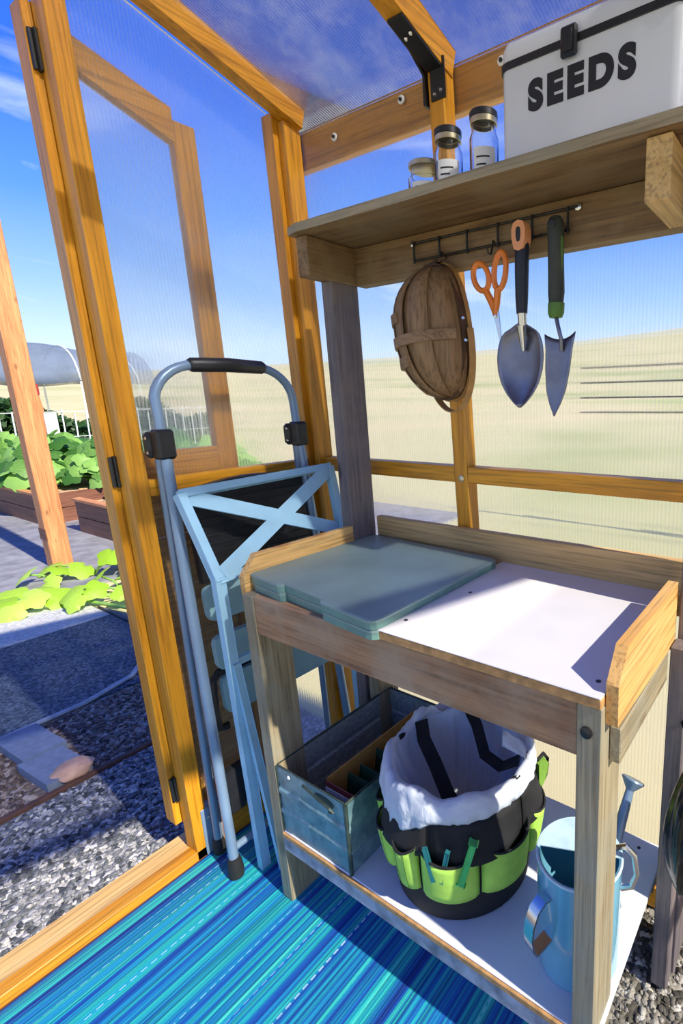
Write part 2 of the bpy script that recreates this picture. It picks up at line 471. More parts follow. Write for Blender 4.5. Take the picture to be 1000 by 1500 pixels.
class MB:
    """collects shapes in world coordinates, then links them as one mesh object"""
    def __init__(s): s.bm = bmesh.new()
    def box(s, x0, x1, y0, y1, z0, z1, bev=.0015):
        r = bmesh.ops.create_cube(s.bm, size=1)
        for v in r['verts']:
            v.co = Vector(((x0 + x1) / 2 + v.co.x * (x1 - x0), (y0 + y1) / 2 + v.co.y * (y1 - y0), (z0 + z1) / 2 + v.co.z * (z1 - z0)))
        if bev:
            es = list({e for v in r['verts'] for e in v.link_edges})
            bmesh.ops.bevel(s.bm, geom=es, offset=bev, segments=1, affect='EDGES')
        return s
    def bar(s, p, q, w, h, upv=(0, 0, 1), bev=.001):
        p, q = Vector(p), Vector(q); d = q - p; L = d.length; d.normalize()
        sd_ = d.cross(Vector(upv)); sd_.normalize(); uu = sd_.cross(d)
        r = bmesh.ops.create_cube(s.bm, size=1)
        for v in r['verts']:
            v.co = (p + q) / 2 + d * v.co.x * L + sd_ * v.co.y * w + uu * v.co.z * h
        if bev:
            es = list({e for v in r['verts'] for e in v.link_edges})
            bmesh.ops.bevel(s.bm, geom=es, offset=bev, segments=1, affect='EDGES')
        return s
    def tube(s, pts, r, seg=10, caps=True, closed=False):
        pts = [Vector(p) for p in pts]; n = len(pts)
        rs = r if isinstance(r, (list, tuple)) else [r] * n
        rings = []; nrm = None
        for i, p in enumerate(pts):
            if closed: t = pts[(i + 1) % n] - pts[i - 1]
            else: t = pts[min(i + 1, n - 1)] - pts[max(i - 1, 0)]
            if t.length < 1e-9: t = Vector((0, 0, 1))
            t.normalize()
            if nrm is None:
                nrm = t.orthogonal().normalized()
            nrm = (nrm - t * nrm.dot(t))
            if nrm.length < 1e-6: nrm = t.orthogonal()
            nrm.normalize(); bi = t.cross(nrm)
            rings.append([s.bm.verts.new(p + rs[i] * (math.cos(2 * math.pi * k / seg) * nrm + math.sin(2 * math.pi * k / seg) * bi)) for k in range(seg)])
        for i in range(n if closed else n - 1):
            a, b = rings[i], rings[(i + 1) % n]
            for k in range(seg): s.bm.faces.new((a[k], a[(k + 1) % seg], b[(k + 1) % seg], b[k]))
        if caps and not closed:
            s.bm.faces.new(rings[0][::-1]); s.bm.faces.new(rings[-1])
        return s
    def ribbon(s, pts, nrms, w, th):
        """flat strap along pts, thickness th along nrms, width w sideways"""
        pts = [Vector(p) for p in pts]; n = len(pts); rings = []
        for i, p in enumerate(pts):
            t = (pts[min(i + 1, n - 1)] - pts[max(i - 1, 0)]).normalized()
            nn = Vector(nrms[i] if isinstance(nrms, list) else nrms); nn = (nn - t * nn.dot(t)).normalized()
            sd_ = t.cross(nn)
            rings.append([s.bm.verts.new(p + sd_ * a * w / 2 + nn * b * th / 2) for a, b in ((-1, -1), (1, -1), (1, 1), (-1, 1))])
        for i in range(n - 1):
            for k in range(4): s.bm.faces.new((rings[i][k], rings[i][(k + 1) % 4], rings[i + 1][(k + 1) % 4], rings[i + 1][k]))
        s.bm.faces.new(rings[0][::-1]); s.bm.faces.new(rings[-1])
        return s
    def lathe(s, prof, c, seg=32, axis=(0, 0, 1), caps=True):
        c = Vector(c); ax = Vector(axis).normalized(); e1 = ax.orthogonal().normalized(); e2 = ax.cross(e1)
        rings = [[s.bm.verts.new(c + ax * z + r * (math.cos(2 * math.pi * k / seg) * e1 + math.sin(2 * math.pi * k / seg) * e2)) for k in range(seg)] for r, z in prof]
        for i in range(len(rings) - 1):
            for k in range(seg): s.bm.faces.new((rings[i][k], rings[i][(k + 1) % seg], rings[i + 1][(k + 1) % seg], rings[i + 1][k]))
        if caps:
            if prof[0][0] > 1e-5: s.bm.faces.new(rings[0][::-1])
            if prof[-1][0] > 1e-5: s.bm.faces.new(rings[-1])
        return s
    def prism(s, pts, off):
        """polygon pts (world), extruded by vector off"""
        off = Vector(off)
        a = [s.bm.verts.new(Vector(p)) for p in pts]; b = [s.bm.verts.new(Vector(p) + off) for p in pts]
        n = len(a)
        s.bm.faces.new(a[::-1]); s.bm.faces.new(b)
        for i in range(n): s.bm.faces.new((a[i], a[(i + 1) % n], b[(i + 1) % n], b[i]))
        return s
    def grid(s, f, nu, nv, wrap=False):
        vs = [[s.bm.verts.new(Vector(f(i / nu, j / nv))) for j in range(nv + 1)] for i in range(nu + (0 if wrap else 1))]
        for i in range(nu):
            for j in range(nv):
                i2 = (i + 1) % len(vs)
                s.bm.faces.new((vs[i][j], vs[i2][j], vs[i2][j + 1], vs[i][j + 1]))
        return s
    def build(s, name, m, parent=None, smooth=False, solid=0., label=None, kind=None, origin=None):
        bmesh.ops.remove_doubles(s.bm, verts=s.bm.verts, dist=1e-6)
        bmesh.ops.recalc_face_normals(s.bm, faces=s.bm.faces)
        off = wloc(parent) if parent is not None else Vector(origin or (0, 0, 0))
        for v in s.bm.verts: v.co -= off
        me = bpy.data.meshes.new(name)
        s.bm.to_mesh(me); s.bm.free()
        for mm in (m if isinstance(m, (list, tuple)) else [m]): me.materials.append(mm)
        if smooth: me.polygons.foreach_set('use_smooth', [True] * len(me.polygons))
        o = bpy.data.objects.new(name, me)
        if parent is None: o.location = off
        if solid:
            md = o.modifiers.new('thickness', 'SOLIDIFY'); md.thickness = solid; md.offset = 0
        if smooth == 'auto':
            for p in me.polygons: p.use_smooth = True
            try:
                me.set_sharp_from_angle(angle=R(35))
            except Exception: pass
        if label: o['label'] = label
        if kind: o['kind'] = kind
        return link(o, parent)
def box(name, m, parent, *d, bev=.0015, **k): return MB().box(*d, bev=bev).build(name, m, parent, **k)
def top(o, label, cat, group=None):
    o['label'] = label; o['category'] = cat
    if group: o['group'] = group
    return o
def arc(c, e1, e2, r1, r2, a0, a1, n):
    c, e1, e2 = Vector(c), Vector(e1), Vector(e2)
    return [c + e1 * r1 * math.cos(R(a0 + (a1 - a0) * i / n)) + e2 * r2 * math.sin(R(a0 + (a1 - a0) * i / n)) for i in range(n + 1)]

# ================================================================== SETTING
GZ = -.06
# ---- ground outside: one terrain that swells into a hill, plus flat beds of gravel near the door
def terrain():
    b = MB()
    def f(u, v):
        az = u * 2 * math.pi
        r = .1 + 170 * v ** 2.2
        x, y = .8 + r * math.cos(az), r * math.sin(az)
        # hill rises to the back right
        d = math.degrees(az) % 360
        hill = .105 * math.exp(-((d - 62) / 45) ** 2) + .055 * math.exp(-((d - 120) / 50) ** 2) + .022
        sm = min(1, max(0, (r - 14) / 130)); sm = sm * sm * (3 - 2 * sm)
        z = GZ - .02 + hill * 150 * sm * (.9 + .2 * noise.noise(Vector((x * .01, y * .01, 0))))
        return (x, y, z)
    b.grid(f, 96, 40, wrap=True)
    o = b.build('ground', FIELD, None, smooth=True)
    o['kind'] = 'structure'
terrain()
def slab(name, m, pts, z, t=.02):
    o = MB().prism([(x, y, z - t) for x, y in pts], (0, 0, t)).build(name, m, None)
    o['kind'] = 'structure'
    return o
slab('gravel_path', GRAVEL, [(-1.045, -2.2), (-.36, -2.2), (-.36, .60), (-1.045, .60)], GZ)
slab('gravel_bed', GRAVELB, [(-1.60, -2.2), (-1.055, -2.2), (-1.055, .60), (-1.60, .30)], GZ)
slab('shade_toned_gravel_yard', GRAVELD, [(-2.66, -2.2), (-1.615, -2.2), (-1.615, .62), (-2.66, .62)], GZ + .001)  # covers the shadowed ground; its dark tone is painted shade
slab('pale_gravel_yard', GRAVELL, [(-3.42, -2.2), (-2.67, -2.2), (-2.67, .62), (-3.42, .62)], GZ + .002)
slab('fabric_ground', FABRIC, [(-12, -2.6), (-3.43, -2.6), (-3.43, 1.1), (-2.3, .70), (-2.3, 4.0), (-12, 4.0)], GZ + .001)
slab('fabric_patch', FABRICD, [(-2.90, .64), (-1.62, .64), (-1.62, 1.6), (-2.28, 1.6), (-2.28, .72)], GZ + .003)
MBs = MB().box(-1.062, -1.040, -2.0, .58, GZ - .02, GZ + .014).build('path_edging', RUST, None, origin=(-1.05, -.7, GZ))
top(MBs, 'rusty steel edging strip between the grey path and the brown bed outside the door', 'edging')
MBs = MB().tube([(-1.585, -.60, GZ + .006), (-1.59, -.1, GZ + .012), (-1.60, .12, GZ + .012), (-1.68, .34, GZ + .012), (-1.95, .56, GZ + .012)], .011, 8).build('edging_strip', STRIP, None, smooth=True, origin=(-1.6, 0, GZ))
top(MBs, 'pale grey curved edging strip along the far side of the brown gravel bed', 'edging')
# loose stones, joined
def stones(name, m, parent, x0, x1, y0, y1, z, n, s0, s1, keep=lambda x, y: True):
    t = (1 + 5 ** .5) / 2
    iv = [Vector(v).normalized() for v in ((-1, t, 0), (1, t, 0), (-1, -t, 0), (1, -t, 0), (0, -1, t), (0, 1, t), (0, -1, -t), (0, 1, -t), (t, 0, -1), (t, 0, 1), (-t, 0, -1), (-t, 0, 1))]
    fi = ((0, 11, 5), (0, 5, 1), (0, 1, 7), (0, 7, 10), (0, 10, 11), (1, 5, 9), (5, 11, 4), (11, 10, 2), (10, 7, 6), (7, 1, 8), (3, 9, 4), (3, 4, 2), (3, 2, 6), (3, 6, 8), (3, 8, 9), (4, 9, 5), (2, 4, 11), (6, 2, 10), (8, 6, 7), (9, 8, 1))
    V, F = [], []
    off = wloc(parent)
    rnd = random.Random(name)
    for i in range(n):
        x, y = rnd.uniform(x0, x1), rnd.uniform(y0, y1)
        if not keep(x, y): continue
        sc = rnd.uniform(s0, s1); a = rnd.uniform(0, 6.28)
        sx, sy, sz = sc * rnd.uniform(.7, 1.2), sc * rnd.uniform(.6, 1), sc * rnd.uniform(.4, .7)
        k = len(V)
        for v in iv:
            px, py = v.x * sx, v.y * sy
            V.append((x + px * math.cos(a) - py * math.sin(a) - off.x, y + px * math.sin(a) + py * math.cos(a) - off.y, z + sz * .45 + v.z * sz - off.z))
        F += [(k + p, k + q_, k + r_) for p, q_, r_ in fi]
    me = bpy.data.meshes.new(name); me.from_pydata(V, [], F); me.materials.append(m); me.update()
    o = bpy.data.objects.new(name, me); o['kind'] = 'stuff'
    if parent.type == 'MESH' or True: link(o, parent)
    return o
gp = bpy.data.objects['gravel_path']; gb = bpy.data.objects['gravel_bed']
stones('loose_gravel', GRAVEL, gp, -1.03, -.43, -.75, .45, GZ, 5200, .006, .0115)
stones('loose_brown_gravel', GRAVELB, gb, -1.58, -1.07, -.5, .5, GZ, 3600, .006, .013, keep=lambda x, y: not (-1.57 < x < -1.05 and -.19 < y < -.05))
# pavers and stone lying at the path
pv = [(-1.555, -1.305), (-1.295, -1.045 - .03)]
for i, (a, c) in enumerate(pv):
    o = MB().prism([(a, -.185, GZ), (c, -.185 + .02, GZ), (c, -.035 + .02 - .02, GZ), (a, -.055, GZ)], (0, 0, .035)).build('paver', PAVER, None, origin=((a + c) / 2, -.11, GZ))
    top(o, ['blue-grey concrete paver, the farther of two beside the brown gravel', 'blue-grey concrete paver nearer the door, touching the pink stone'][i], 'paver', 'pavers beside the path')
def rock():
    b = MB()
    bmesh.ops.create_icosphere(b.bm, subdivisions=3, radius=1)
    for v in b.bm.verts:
        p = v.co.copy()
        k = 1 + .28 * noise.noise(p * 1.5 + Vector((3, 1, 7)))
        v.co = Vector((-1.10 + p.x * .050 * k, -.085 + p.y * .062 * k, GZ + .030 + p.z * .030 * k))
    return top(b.build('stone', STONE, None, origin=(-1.10, -.085, GZ), smooth='auto'), 'flat pinkish stone lying on the paver edge beside the rusty strip', 'stone')
rock()

# ---- greenhouse floor
fl = MB().box(-.33, 2.3, -2.2, .50, -.10, -.012, bev=0).build('floor', GRAVELIN, None)
fl['kind'] = 'structure'
stones('floor_stones', GRAVELIN, fl, .80, 1.15, -.15, .47, -.012, 2600, .005, .010)
rug = MB().box(-.2905, .79, -1.9, .40, -.012, -.001, bev=.001).build('striped_rug', RUG, None, origin=(.25, -.7, -.012))
top(rug, 'blue and turquoise striped woven outdoor rug covering the greenhouse floor', 'rug')

# ---- left wall: post, corner post, rails, gable rafter, sheet
wl = setting('wall_left', (-.31, .2, 0))
def post(name, parent, x0, x1, y0, y1, z0, z1, m, lean=(0, 0)):
    b = MB().box(x0, x1, y0, y1, z0, z1)
    zm = 1.2
    for v in b.bm.verts:
        v.co.x += lean[0] * (v.co.z - zm); v.co.y += lean[1] * (v.co.z - zm)
    return b.build(name, m, parent)
post('door_post', wl, -.345, -.292, -.062, -.023, 0.0, 2.16, STAIN['z'])
post('corner_post', wl, -.338, -.292, .430, .462, 0.0, 2.02, STAIN['z'], (-.016, 0))
# gable rafter (rises towards the ridge)
SL = .27
def zr(y, z0=1.995): return z0 + SL * (.456 - y)
b = MB().bar((-.278, .50, zr(.50, 2.030)), (-.278, -1.05, zr(-1.05, 2.030)), .040, .052)
b.build('gable_rafter', STAIN['y'], wl)
b = MB().box(-.330, -.294, -.023, .430, 1.030, 1.070); b.build('rail', STAIN['y'], wl)
b = MB().box(-.345, -.290, -.023, .462, 0.0, .085); b.build('bottom_plate', STAIN['y'], wl)
box('bracket_plate', BLUESTEEL, wl, -.2915, -.2885, -.038, .012, .0, .145, label='blue-grey steel corner plate at the foot of the door post')
MB().lathe([(.006, 0), (.006, .004), (.0, .006)], (-.2885, -.020, .115), 12, (1, 0, 0)).build('screw', CHROME, wl, smooth='auto')
# polycarbonate sheet of the left wall (its top follows the roof slope)
def sheet(name, pts, off, m, parent): return MB().prism(pts, off).build(name, m, parent)
sheet('polycarbonate_sheet', [(-.349, -.045, .02), (-.349, .50, .02), (-.349, .50, zr(.50, 2.03)), (-.349, -.045, zr(-.045, 2.03))], (.006, 0, 0), POLYY, wl)
# gable part beyond the door: header above the opening and the other post behind the camera side
box('header', STAIN['y'], wl, -.345, -.292, -1.00, -.062, 2.16, 2.20)
post('door_post', wl, -.345, -.292, -1.04, -1.00, 0.0, 2.4, STAIN['z'])
# door sill
b = MB()
b.box(-.330, -.292, -1.0, -.023, 0.0, .028)
b.build('door_sill', STAIN['y'], wl)
b = MB()
b.box(-.405, -.331, -1.0, -.023, -.05, .022)
b.build('outer_sill', BACKB['y'], wl, label='paler outer sill board')
box('foundation_beam', BEDW['y'], wl, -.36, -.30, -1.6, .50, -.10, -.002)

# ---- the open door, folded back flat against the outside of the left wall
dr = setting('door_1', (-.37, -.05, .05))
box('stile', STAIN['z'], dr, -.402, -.352, -.078, -.038, .10, 2.03)
box('stile', STAIN['z'], dr, -.402, -.372, .195, .250, .10, 1.93)
b = MB().prism([(-.402, -.040, 1.97), (-.402, .197, 1.88), (-.402, .197, 1.955), (-.402, -.040, 2.03)], (.03, 0, 0)); b.build('top_rail', STAIN['y'], dr)
box('mid_rail', STAIN['y'], dr, -.402, -.372, -.038, .195, 1.05, 1.13)
for k in range(6):
    box('board', FRESH['y'], dr, -.398, -.380, -.037, .194, .185 + k * .1442, .185 + (k + 1) * .1442 - .004)  # stained boards in paler honey pine, sunlit glow put into the colour
box('bottom_rail', STAIN['y'], dr, -.402, -.372, -.038, .195, .10, .18)
sheet('polycarbonate_sheet', [(-.392, -.040, 1.12), (-.392, .200, 1.12), (-.392, .200, 1.90), (-.392, -.040, 1.99)], (.006, 0, 0), POLYC, dr)
for z in (1.905, 1.055, .175):
    hb = box('hinge', BLACKM, dr, -.353, -.338, -.068, -.0615, z, z + .075)
    MB().tube([(-.348, -.071, z + .002), (-.348, -.071, z + .073)], .005, 8).build('hinge_pin', BLACKM, hb, smooth='auto')

# ---- back wall
wb = setting('wall_back', (.4, .47, 0))
post('corner_post', wb, -.291, -.262, .445, .497, 0.0, 2.0, STAIN['z'], (-.016, 0))
post('stud', wb, .252, .294, .456, .498, 0.0, 1.99, STAIN['z'], (-.036, 0))
post('stud', wb, 1.02, 1.062, .456, .498, 0.0, 1.99, STAIN['z'])
post('stud', wb, 1.86, 1.90, .456, .498, 0.0, 1.99, STAIN['z'])
for x0, x1 in ((-.262, .252 + .005), (.299, 1.02), (1.062, 1.86)):
    box('rail', STAIN['x'], wb, x0, x1, .458, .496, 1.034, 1.076)
    box('bottom_plate', STAIN['x'], wb, x0, x1, .458, .496, 0.0, .06)
box('eave_board', STAIN['x'], wb, -.345, 1.95, .508, .530, 1.895, 1.99)
sheet('polycarbonate_sheet', [(-.345, .5005, .02), (1.95, .5005, .02), (1.95, .5005, 1.99), (-.345, .5005, 1.99)], (0, .006, 0), POLYX, wb)
for x, z in ((-.14, 1.945), (.105, 1.965), (.395, 1.958), (.70, 1.958)):
    w_ = MB().lathe([(.010, 0), (.010, .002), (.0045, .003)], (x, .5003, z), 16, (0, -1, 0)).build('washer', PAPER, wb, smooth='auto')
    MB().lathe([(.0045, 0), (.004, .004), (0, .005)], (x, .4975, z), 10, (0, -1, 0)).build('screw_head', BLACKM, w_)
MB().lathe([(.009, 0), (.009, .002), (.003, .004)], (.281, .4555, 1.045), 12, (0, -1, 0)).build('screw', BRASS, wb, smooth='auto')

# ---- roof
rf = setting('ceiling', (.5, 0, 2.0))
for x in (.240, 1.03, 1.87):
    MB().bar((x + .006, .50, zr(.50, 2.000)), (x + .006, -1.05, zr(-1.05, 2.000)), .045, .06).build('rafter', STAIN['y'], rf)
for x0, x1 in ((-.34, .245), (.247, 1.036), (1.038, 1.95)):
    a, c = zr(.56, 2.045), zr(-1.05, 2.045)
    sheet('roof_sheet', [(x0, .56, a), (x1, .56, a), (x1, -1.05, c), (x0, -1.05, c)], (0, 0, .006), POLYR, rf)
    a2 = c - .27 * 1.0
    sheet('roof_sheet', [(x0, -1.06, c), (x1, -1.06, c), (x1, -2.2, c - .31), (x0, -2.2, c - .31)], (0, 0, .006), POLYR, rf)
box('ridge_beam', STAIN['x'], rf, -.34, 1.95, -1.07, -1.03, zr(-1.05, 1.96), zr(-1.05, 2.05))
# black steel angle bracket joining rafter and stud (on the left face of both)
bx = .2165
br = MB().prism([(bx, .448, 1.900), (bx, .492, 1.900), (bx, .492, 2.00), (bx, .405, 2.035), (bx, .330, 2.055), (bx, .330, 2.010), (bx, .405, 1.988), (bx, .448, 1.960)], (.006, 0, 0)).build('angle_bracket', BLACKM, rf)
br.matrix_parent_inverse = Matrix.Identity(4)
# front plate of the bracket as seen from the room
fbk = MB().prism([(.236, .4525, 1.905), (.276, .4525, 1.905), (.274, .4525, 1.985), (.234, .4525, 1.985)], (0, .004, 0)).build('angle_bracket', BLACKM, rf)
for x, z in ((.246, 1.917), (.264, 1.921)):
    MB().lathe([(.0045, 0), (.003, .003)], (x, .4525, z), 10, (0, -1, 0)).build('bracket_screw', CHROME, fbk)
y0_, y1_ = .4525, .330
fb2 = MB().prism([(.228, y0_, zr(y0_, 1.963)), (.268, y0_, zr(y0_, 1.963)), (.268, y1_, zr(y1_, 1.963)), (.228, y1_, zr(y1_, 1.963))], (0, 0, .005)).build('angle_bracket', BLACKM, rf)
for x, y in ((.240, .372), (.258, .366)):
    MB().lathe([(.0045, 0), (.003, .003)], (x, y, zr(y, 1.963)), 10, (0, 0, -1)).build('bracket_screw', CHROME, fb2)

# ---- right wall (lets the sun in, outside the view)
wr = setting('wall_right', (1.95, -.8, 0))
for y in (.46, -.85, -1.9):
    box('stud', STAIN['z'], wr, 1.91, 1.95, y, y + .04, 0, 2.0)
box('rail', STAIN['y'], wr, 1.91, 1.95, -1.9, .44, 1.034, 1.076)
sheet('polycarbonate_sheet', [(1.955, -2.2, .02), (1.955, .50, .02), (1.955, .50, 2.0), (1.955, -2.2, 2.0)], (.006, 0, 0), POLYC, wr)

# ================================================================== POTTING BENCH
BW, BH = .848, .831
pb = thing('potting_bench', 'weathered timber potting bench with a white board top and overhead shelf against the ribbed wall', 'bench', (.42, .2, 0))
box('leg', LEGW['z'], pb, 0, .038, 0, .083, 0, BH)
lg = box('leg', LEGW['z'], pb, BW - .038, BW, 0, .083, 0, BH)
MB().lathe([(.009, 0), (.009, .004), (.005, .006), (0, .006)], (BW - .022, 0, BH - .042), 12, (0, -1, 0)).build('bolt', BLACKM, lg, smooth='auto')
box('hutch_post', GREYW['z'], pb, -.045, -.007, .331, .420, 0, 1.618, bev=.003)
box('hutch_post', GREYW['z'], pb, .871, .909, .331, .420, 0, 1.618, bev=.003)
box('leg', GREYW['z'], pb, .868, .902, .290, .330, 0, .80, bev=.003)
box('leg', LEGW['z'], pb, 0, .038, .34, .42, 0, BH - .02)
box('apron', BENCH['x'], pb, .038, BW - .038, .003, .041, BH - .089, BH)
box('apron', BENCH['x'], pb, .038, BW, .385, .42, BH - .089, BH - .02)
# solid sub-top under the lids and the white board beside it
wt = box('worktop', PLY, pb, .0, .418, .042, .424, BH - .018, BH)
wb_ = MB().box(.419, .847, -.004, .424, BH + .016, BH + .0195).build('worktop', WHITEB, pb, label='white laminated board on the right half')
MB().box(.420, .847, -.003, .424, BH, BH + .0158).build('worktop_core', PLY, pb)
for x, y in ((.47, .22), (.445, .05), (.828, .035)):
    MB().lathe([(.004, 0), (.004, .0006), (.0, .0006)], (x, y, BH + .0195), 10).build('screw', INK, wb_)
# side boards with a sloped front corner
def sideboard(x0, x1, y1):
    return MB().prism([(x0, .012, BH - .028), (x0, y1, BH - .040), (x0, y1, BH + .080), (x0, .045, BH + .080), (x0, .010, BH + .035)], (x1 - x0, 0, 0))
sideboard(-.0195, -.0015, .330).build('side_board', FRESH['y'], pb)
sideboard(BW + .0005, BW + .0185, .330).build('side_board', FRESH['y'], pb)
box('ledger', LEGW['y'], pb, BW + .001, BW + .0175, .030, .289, BH - .10, BH - .042, label='pale grey strip under the right side board')
box('backboard', BACKB['x'], pb, -.007, .870, .424, .443, BH - .03, BH + .090)
# lower shelf
ls = box('lower_shelf', SHELFB, pb, .039, .853, .002, .43, .206, .218)
box('shelf_edge', PLY, pb, .039, BW - .039, -.004, .0015, .203, .2165)
box('shelf_trim', FADED, pb, .039, BW - .039, -.002, .018, .165, .2025)
box('shelf_trim', FADED, pb, .039, BW, .35, .38, .165, .2055)
for x, y in ((.055, .012), (.80, .085), (.80, .40), (.795, .055)):
    MB().lathe([(.004, 0), (.004, .0008), (0, .0008)], (x, y, .218), 10).build('screw', INK, ls)
# hutch: arms, rail and top shelf
box('shelf_arm', SHELFW['y'], pb, -.036, .002, .262, .408, 1.537, 1.6255)
box('shelf_arm', BACKB['y'], pb, .796, .835, .258, .408, 1.537, 1.6255)
# rail behind the arms
box('hutch_rail', SHELFW['x'], pb, -.006, .870, .408, .446, 1.537, 1.6255)
b = MB()
nseg = 24
def shelf_sec(i):
    x = -.048 + (1.00 + .048) * i / nseg
    wv = .0015 * math.sin(x * 9) + .001 * math.sin(x * 23)
    cut = .012 if i == 0 else 0
    return [(x, .240 + wv + cut, 1.627), (x, .452, 1.627), (x, .452, 1.645 + wv * .4), (x, .240 + wv + cut, 1.645 + wv * .6)]
secs = [[b.bm.verts.new(p) for p in shelf_sec(i)] for i in range(nseg + 1)]
for i in range(nseg):
    for k in range(4): b.bm.faces.new((secs[i][k], secs[i][(k + 1) % 4], secs[i + 1][(k + 1) % 4], secs[i + 1][k]))
b.bm.faces.new(secs[0][::-1]); b.bm.faces.new(secs[-1])
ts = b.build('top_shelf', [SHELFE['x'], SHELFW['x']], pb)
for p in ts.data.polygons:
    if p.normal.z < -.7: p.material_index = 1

# ================================================================== ON THE WORKTOP: two lids
def lid(z0, z1, grow, dx):
    P = [Vector(p) for p in ((-.010, .026), (.431, -.018), (.434, .386), (-.005, .408))]
    def lerp(a, c, t): return a + (c - a) * t
    e = (P[1] - P[0]); nin = Vector((-e.y, e.x)).normalized()
    out = []
    def corner(p, a, c, r):
        va = (a - p).normalized(); vc = (c - p).normalized()
        for t in range(4):
            s_ = t / 3
            out.append(lerp(lerp(p + va * r, p, s_), lerp(p, p + vc * r, s_), s_))
    corner(P[0], P[3], P[1], .02)
    q1, q2 = lerp(P[0], P[1], .285), lerp(P[0], P[1], .645)
    out += [q1, q1 + nin * .004 + (q2 - q1) * .04, q1 + nin * .013 + (q2 - q1) * .05, q2 + nin * .013 - (q2 - q1) * .05, q2 + nin * .004 - (q2 - q1) * .04, q2]
    corner(P[1], P[0], P[2], .024)
    corner(P[2], P[1], P[3], .02)
    corner(P[3], P[2], P[0], .02)
    c = Vector((.21, .20))
    return [c + (p - c) * grow + Vector((dx, 0)) for p in out]
def make_lid(z0, label, gr, dx):
    r = thing('plastic_tray', label, 'tray', (.21, .20, z0), 'trays on the bench')
    skirt = lid(0, 0, gr, dx)
    b = MB().prism([(p.x, p.y, z0) for p in skirt], (0, 0, .0135)); b.build('skirt', LIDEDGE, r)
    tp = lid(0, 0, gr * 1.004, dx)
    inner = lid(0, 0, gr * .988, dx)
    b = MB()
    rings = [[b.bm.verts.new((p.x, p.y, z)) for p in ring] for ring, z in ((tp, z0 + .0136), (tp, z0 + .0175), (inner, z0 + .0196))]
    n = len(tp)
    for i in range(2):
        for k in range(n): b.bm.faces.new((rings[i][k], rings[i][(k + 1) % n], rings[i + 1][(k + 1) % n], rings[i + 1][k]))
    b.bm.faces.new(rings[0][::-1]); b.bm.faces.new(rings[2])
    b.build('top_plate', LID, r)
make_lid(BH + .0005, 'grey-green flat plastic tray underneath, lower of the two stacked on the bench', .992, .002)
make_lid(BH + .0203, 'grey-green flat plastic tray on top of its twin at the left of the bench', 1.0, 0)

# ================================================================== STEP LADDER (folded, against the left wall)
def LX(z, d=0): return -.16 - .08 * z + d
sl_ = thing('step_ladder', 'folded blue-grey steel step ladder with a tall looped handrail leaning by the left wall', 'ladder', (-.2, .19, 0))
def lerp3(a, c, t): return Vector(a) + (Vector(c) - Vector(a)) * t
for side in (0, 1):
    y0, y1 = ((-.030, .004), (.398, .374))[side]
    st = MB().tube([(LX(.02), y0, .02), (LX(1.12), y1, 1.12)], .0125, 12).build('front_leg', BLUESTEEL, sl_, smooth='auto')
    MB().lathe([(.019, 0), (.020, .012), (.018, .04), (.015, .055)], (LX(0), y0, 0), 16).build('rubber_foot', RUBBER, st, smooth='auto')
    st2 = MB().tube([(-.272, (-.012, .385)[side], .02), (LX(1.12, -.024), y1 + (-.003 if side == 0 else .003), 1.12)], .0105, 12).build('rear_leg', BLUESTEEL, sl_, smooth='auto')
    MB().lathe([(.016, 0), (.017, .012), (.015, .035), (.012, .045)], (-.272, (-.012, .385)[side], 0), 16).build('rubber_foot', RUBBER, st2, smooth='auto')
    # clamp joint
    zc = 1.155
    cl = MB().box(LX(zc) - .020, LX(zc) + .020, y1 - .020, y1 + .020, zc - .035, zc + .035, bev=.006)
    cl.box(LX(zc) - .036, LX(zc) - .012, y1 - .030, y1 - .004, zc - .032, zc + .030, bev=.009)
    cl = cl.build('joint', BLACK, sl_)
    for dz in (-.018, .016):
        MB().lathe([(.004, 0), (.003, .002)], (LX(zc) - .012, y1 - .0305, zc + dz), 10, (0, -1, 0)).build('rivet', CHROME, cl)
    # lower plastic hinge block
    if side == 0:
        MB().prism([(LX(.25) - .012, y0 + .018, .175), (LX(.25) - .012, y0 + .018, .30), (LX(.25) - .012, y0 + .075, .30), (LX(.25) - .012, y0 + .085, .26), (LX(.25) - .012, y0 + .055, .175)], (.024, 0, 0)).build('hinge_block', BLACK, sl_)
# loop handle
ya, yb_, zt_ = .004, .374, 1.344
hp = [(LX(1.19), ya, 1.12), (LX(1.22), ya + .002, 1.22)]
for i in range(1, 9):
    a = R(180 - 90 * i / 8); hp.append((LX(1.28), ya + .105 + .105 * math.cos(a), zt_ - .098 + .094 * math.sin(a)))
for i in range(0, 9):
    a = R(90 - 90 * i / 8); hp.append((LX(1.28), yb_ - .105 + .105 * math.cos(a), zt_ - .098 + .094 * math.sin(a)))
hp += [(LX(1.22), yb_ - .002, 1.22), (LX(1.19), yb_, 1.12)]
MB().tube(hp, .0115, 12).build('handrail', BLUESTEEL, sl_, smooth='auto')
MB().tube([(LX(1.28), .093, zt_ - .0055), (LX(1.28), .10, zt_ - .004), (LX(1.28), .19, zt_ - .001), (LX(1.28), .285, zt_ - .004), (LX(1.28), .292, zt_ - .0055)], [.013, .0175, .0185, .0175, .013], 14).build('grip', BLACK, sl_, smooth='auto')
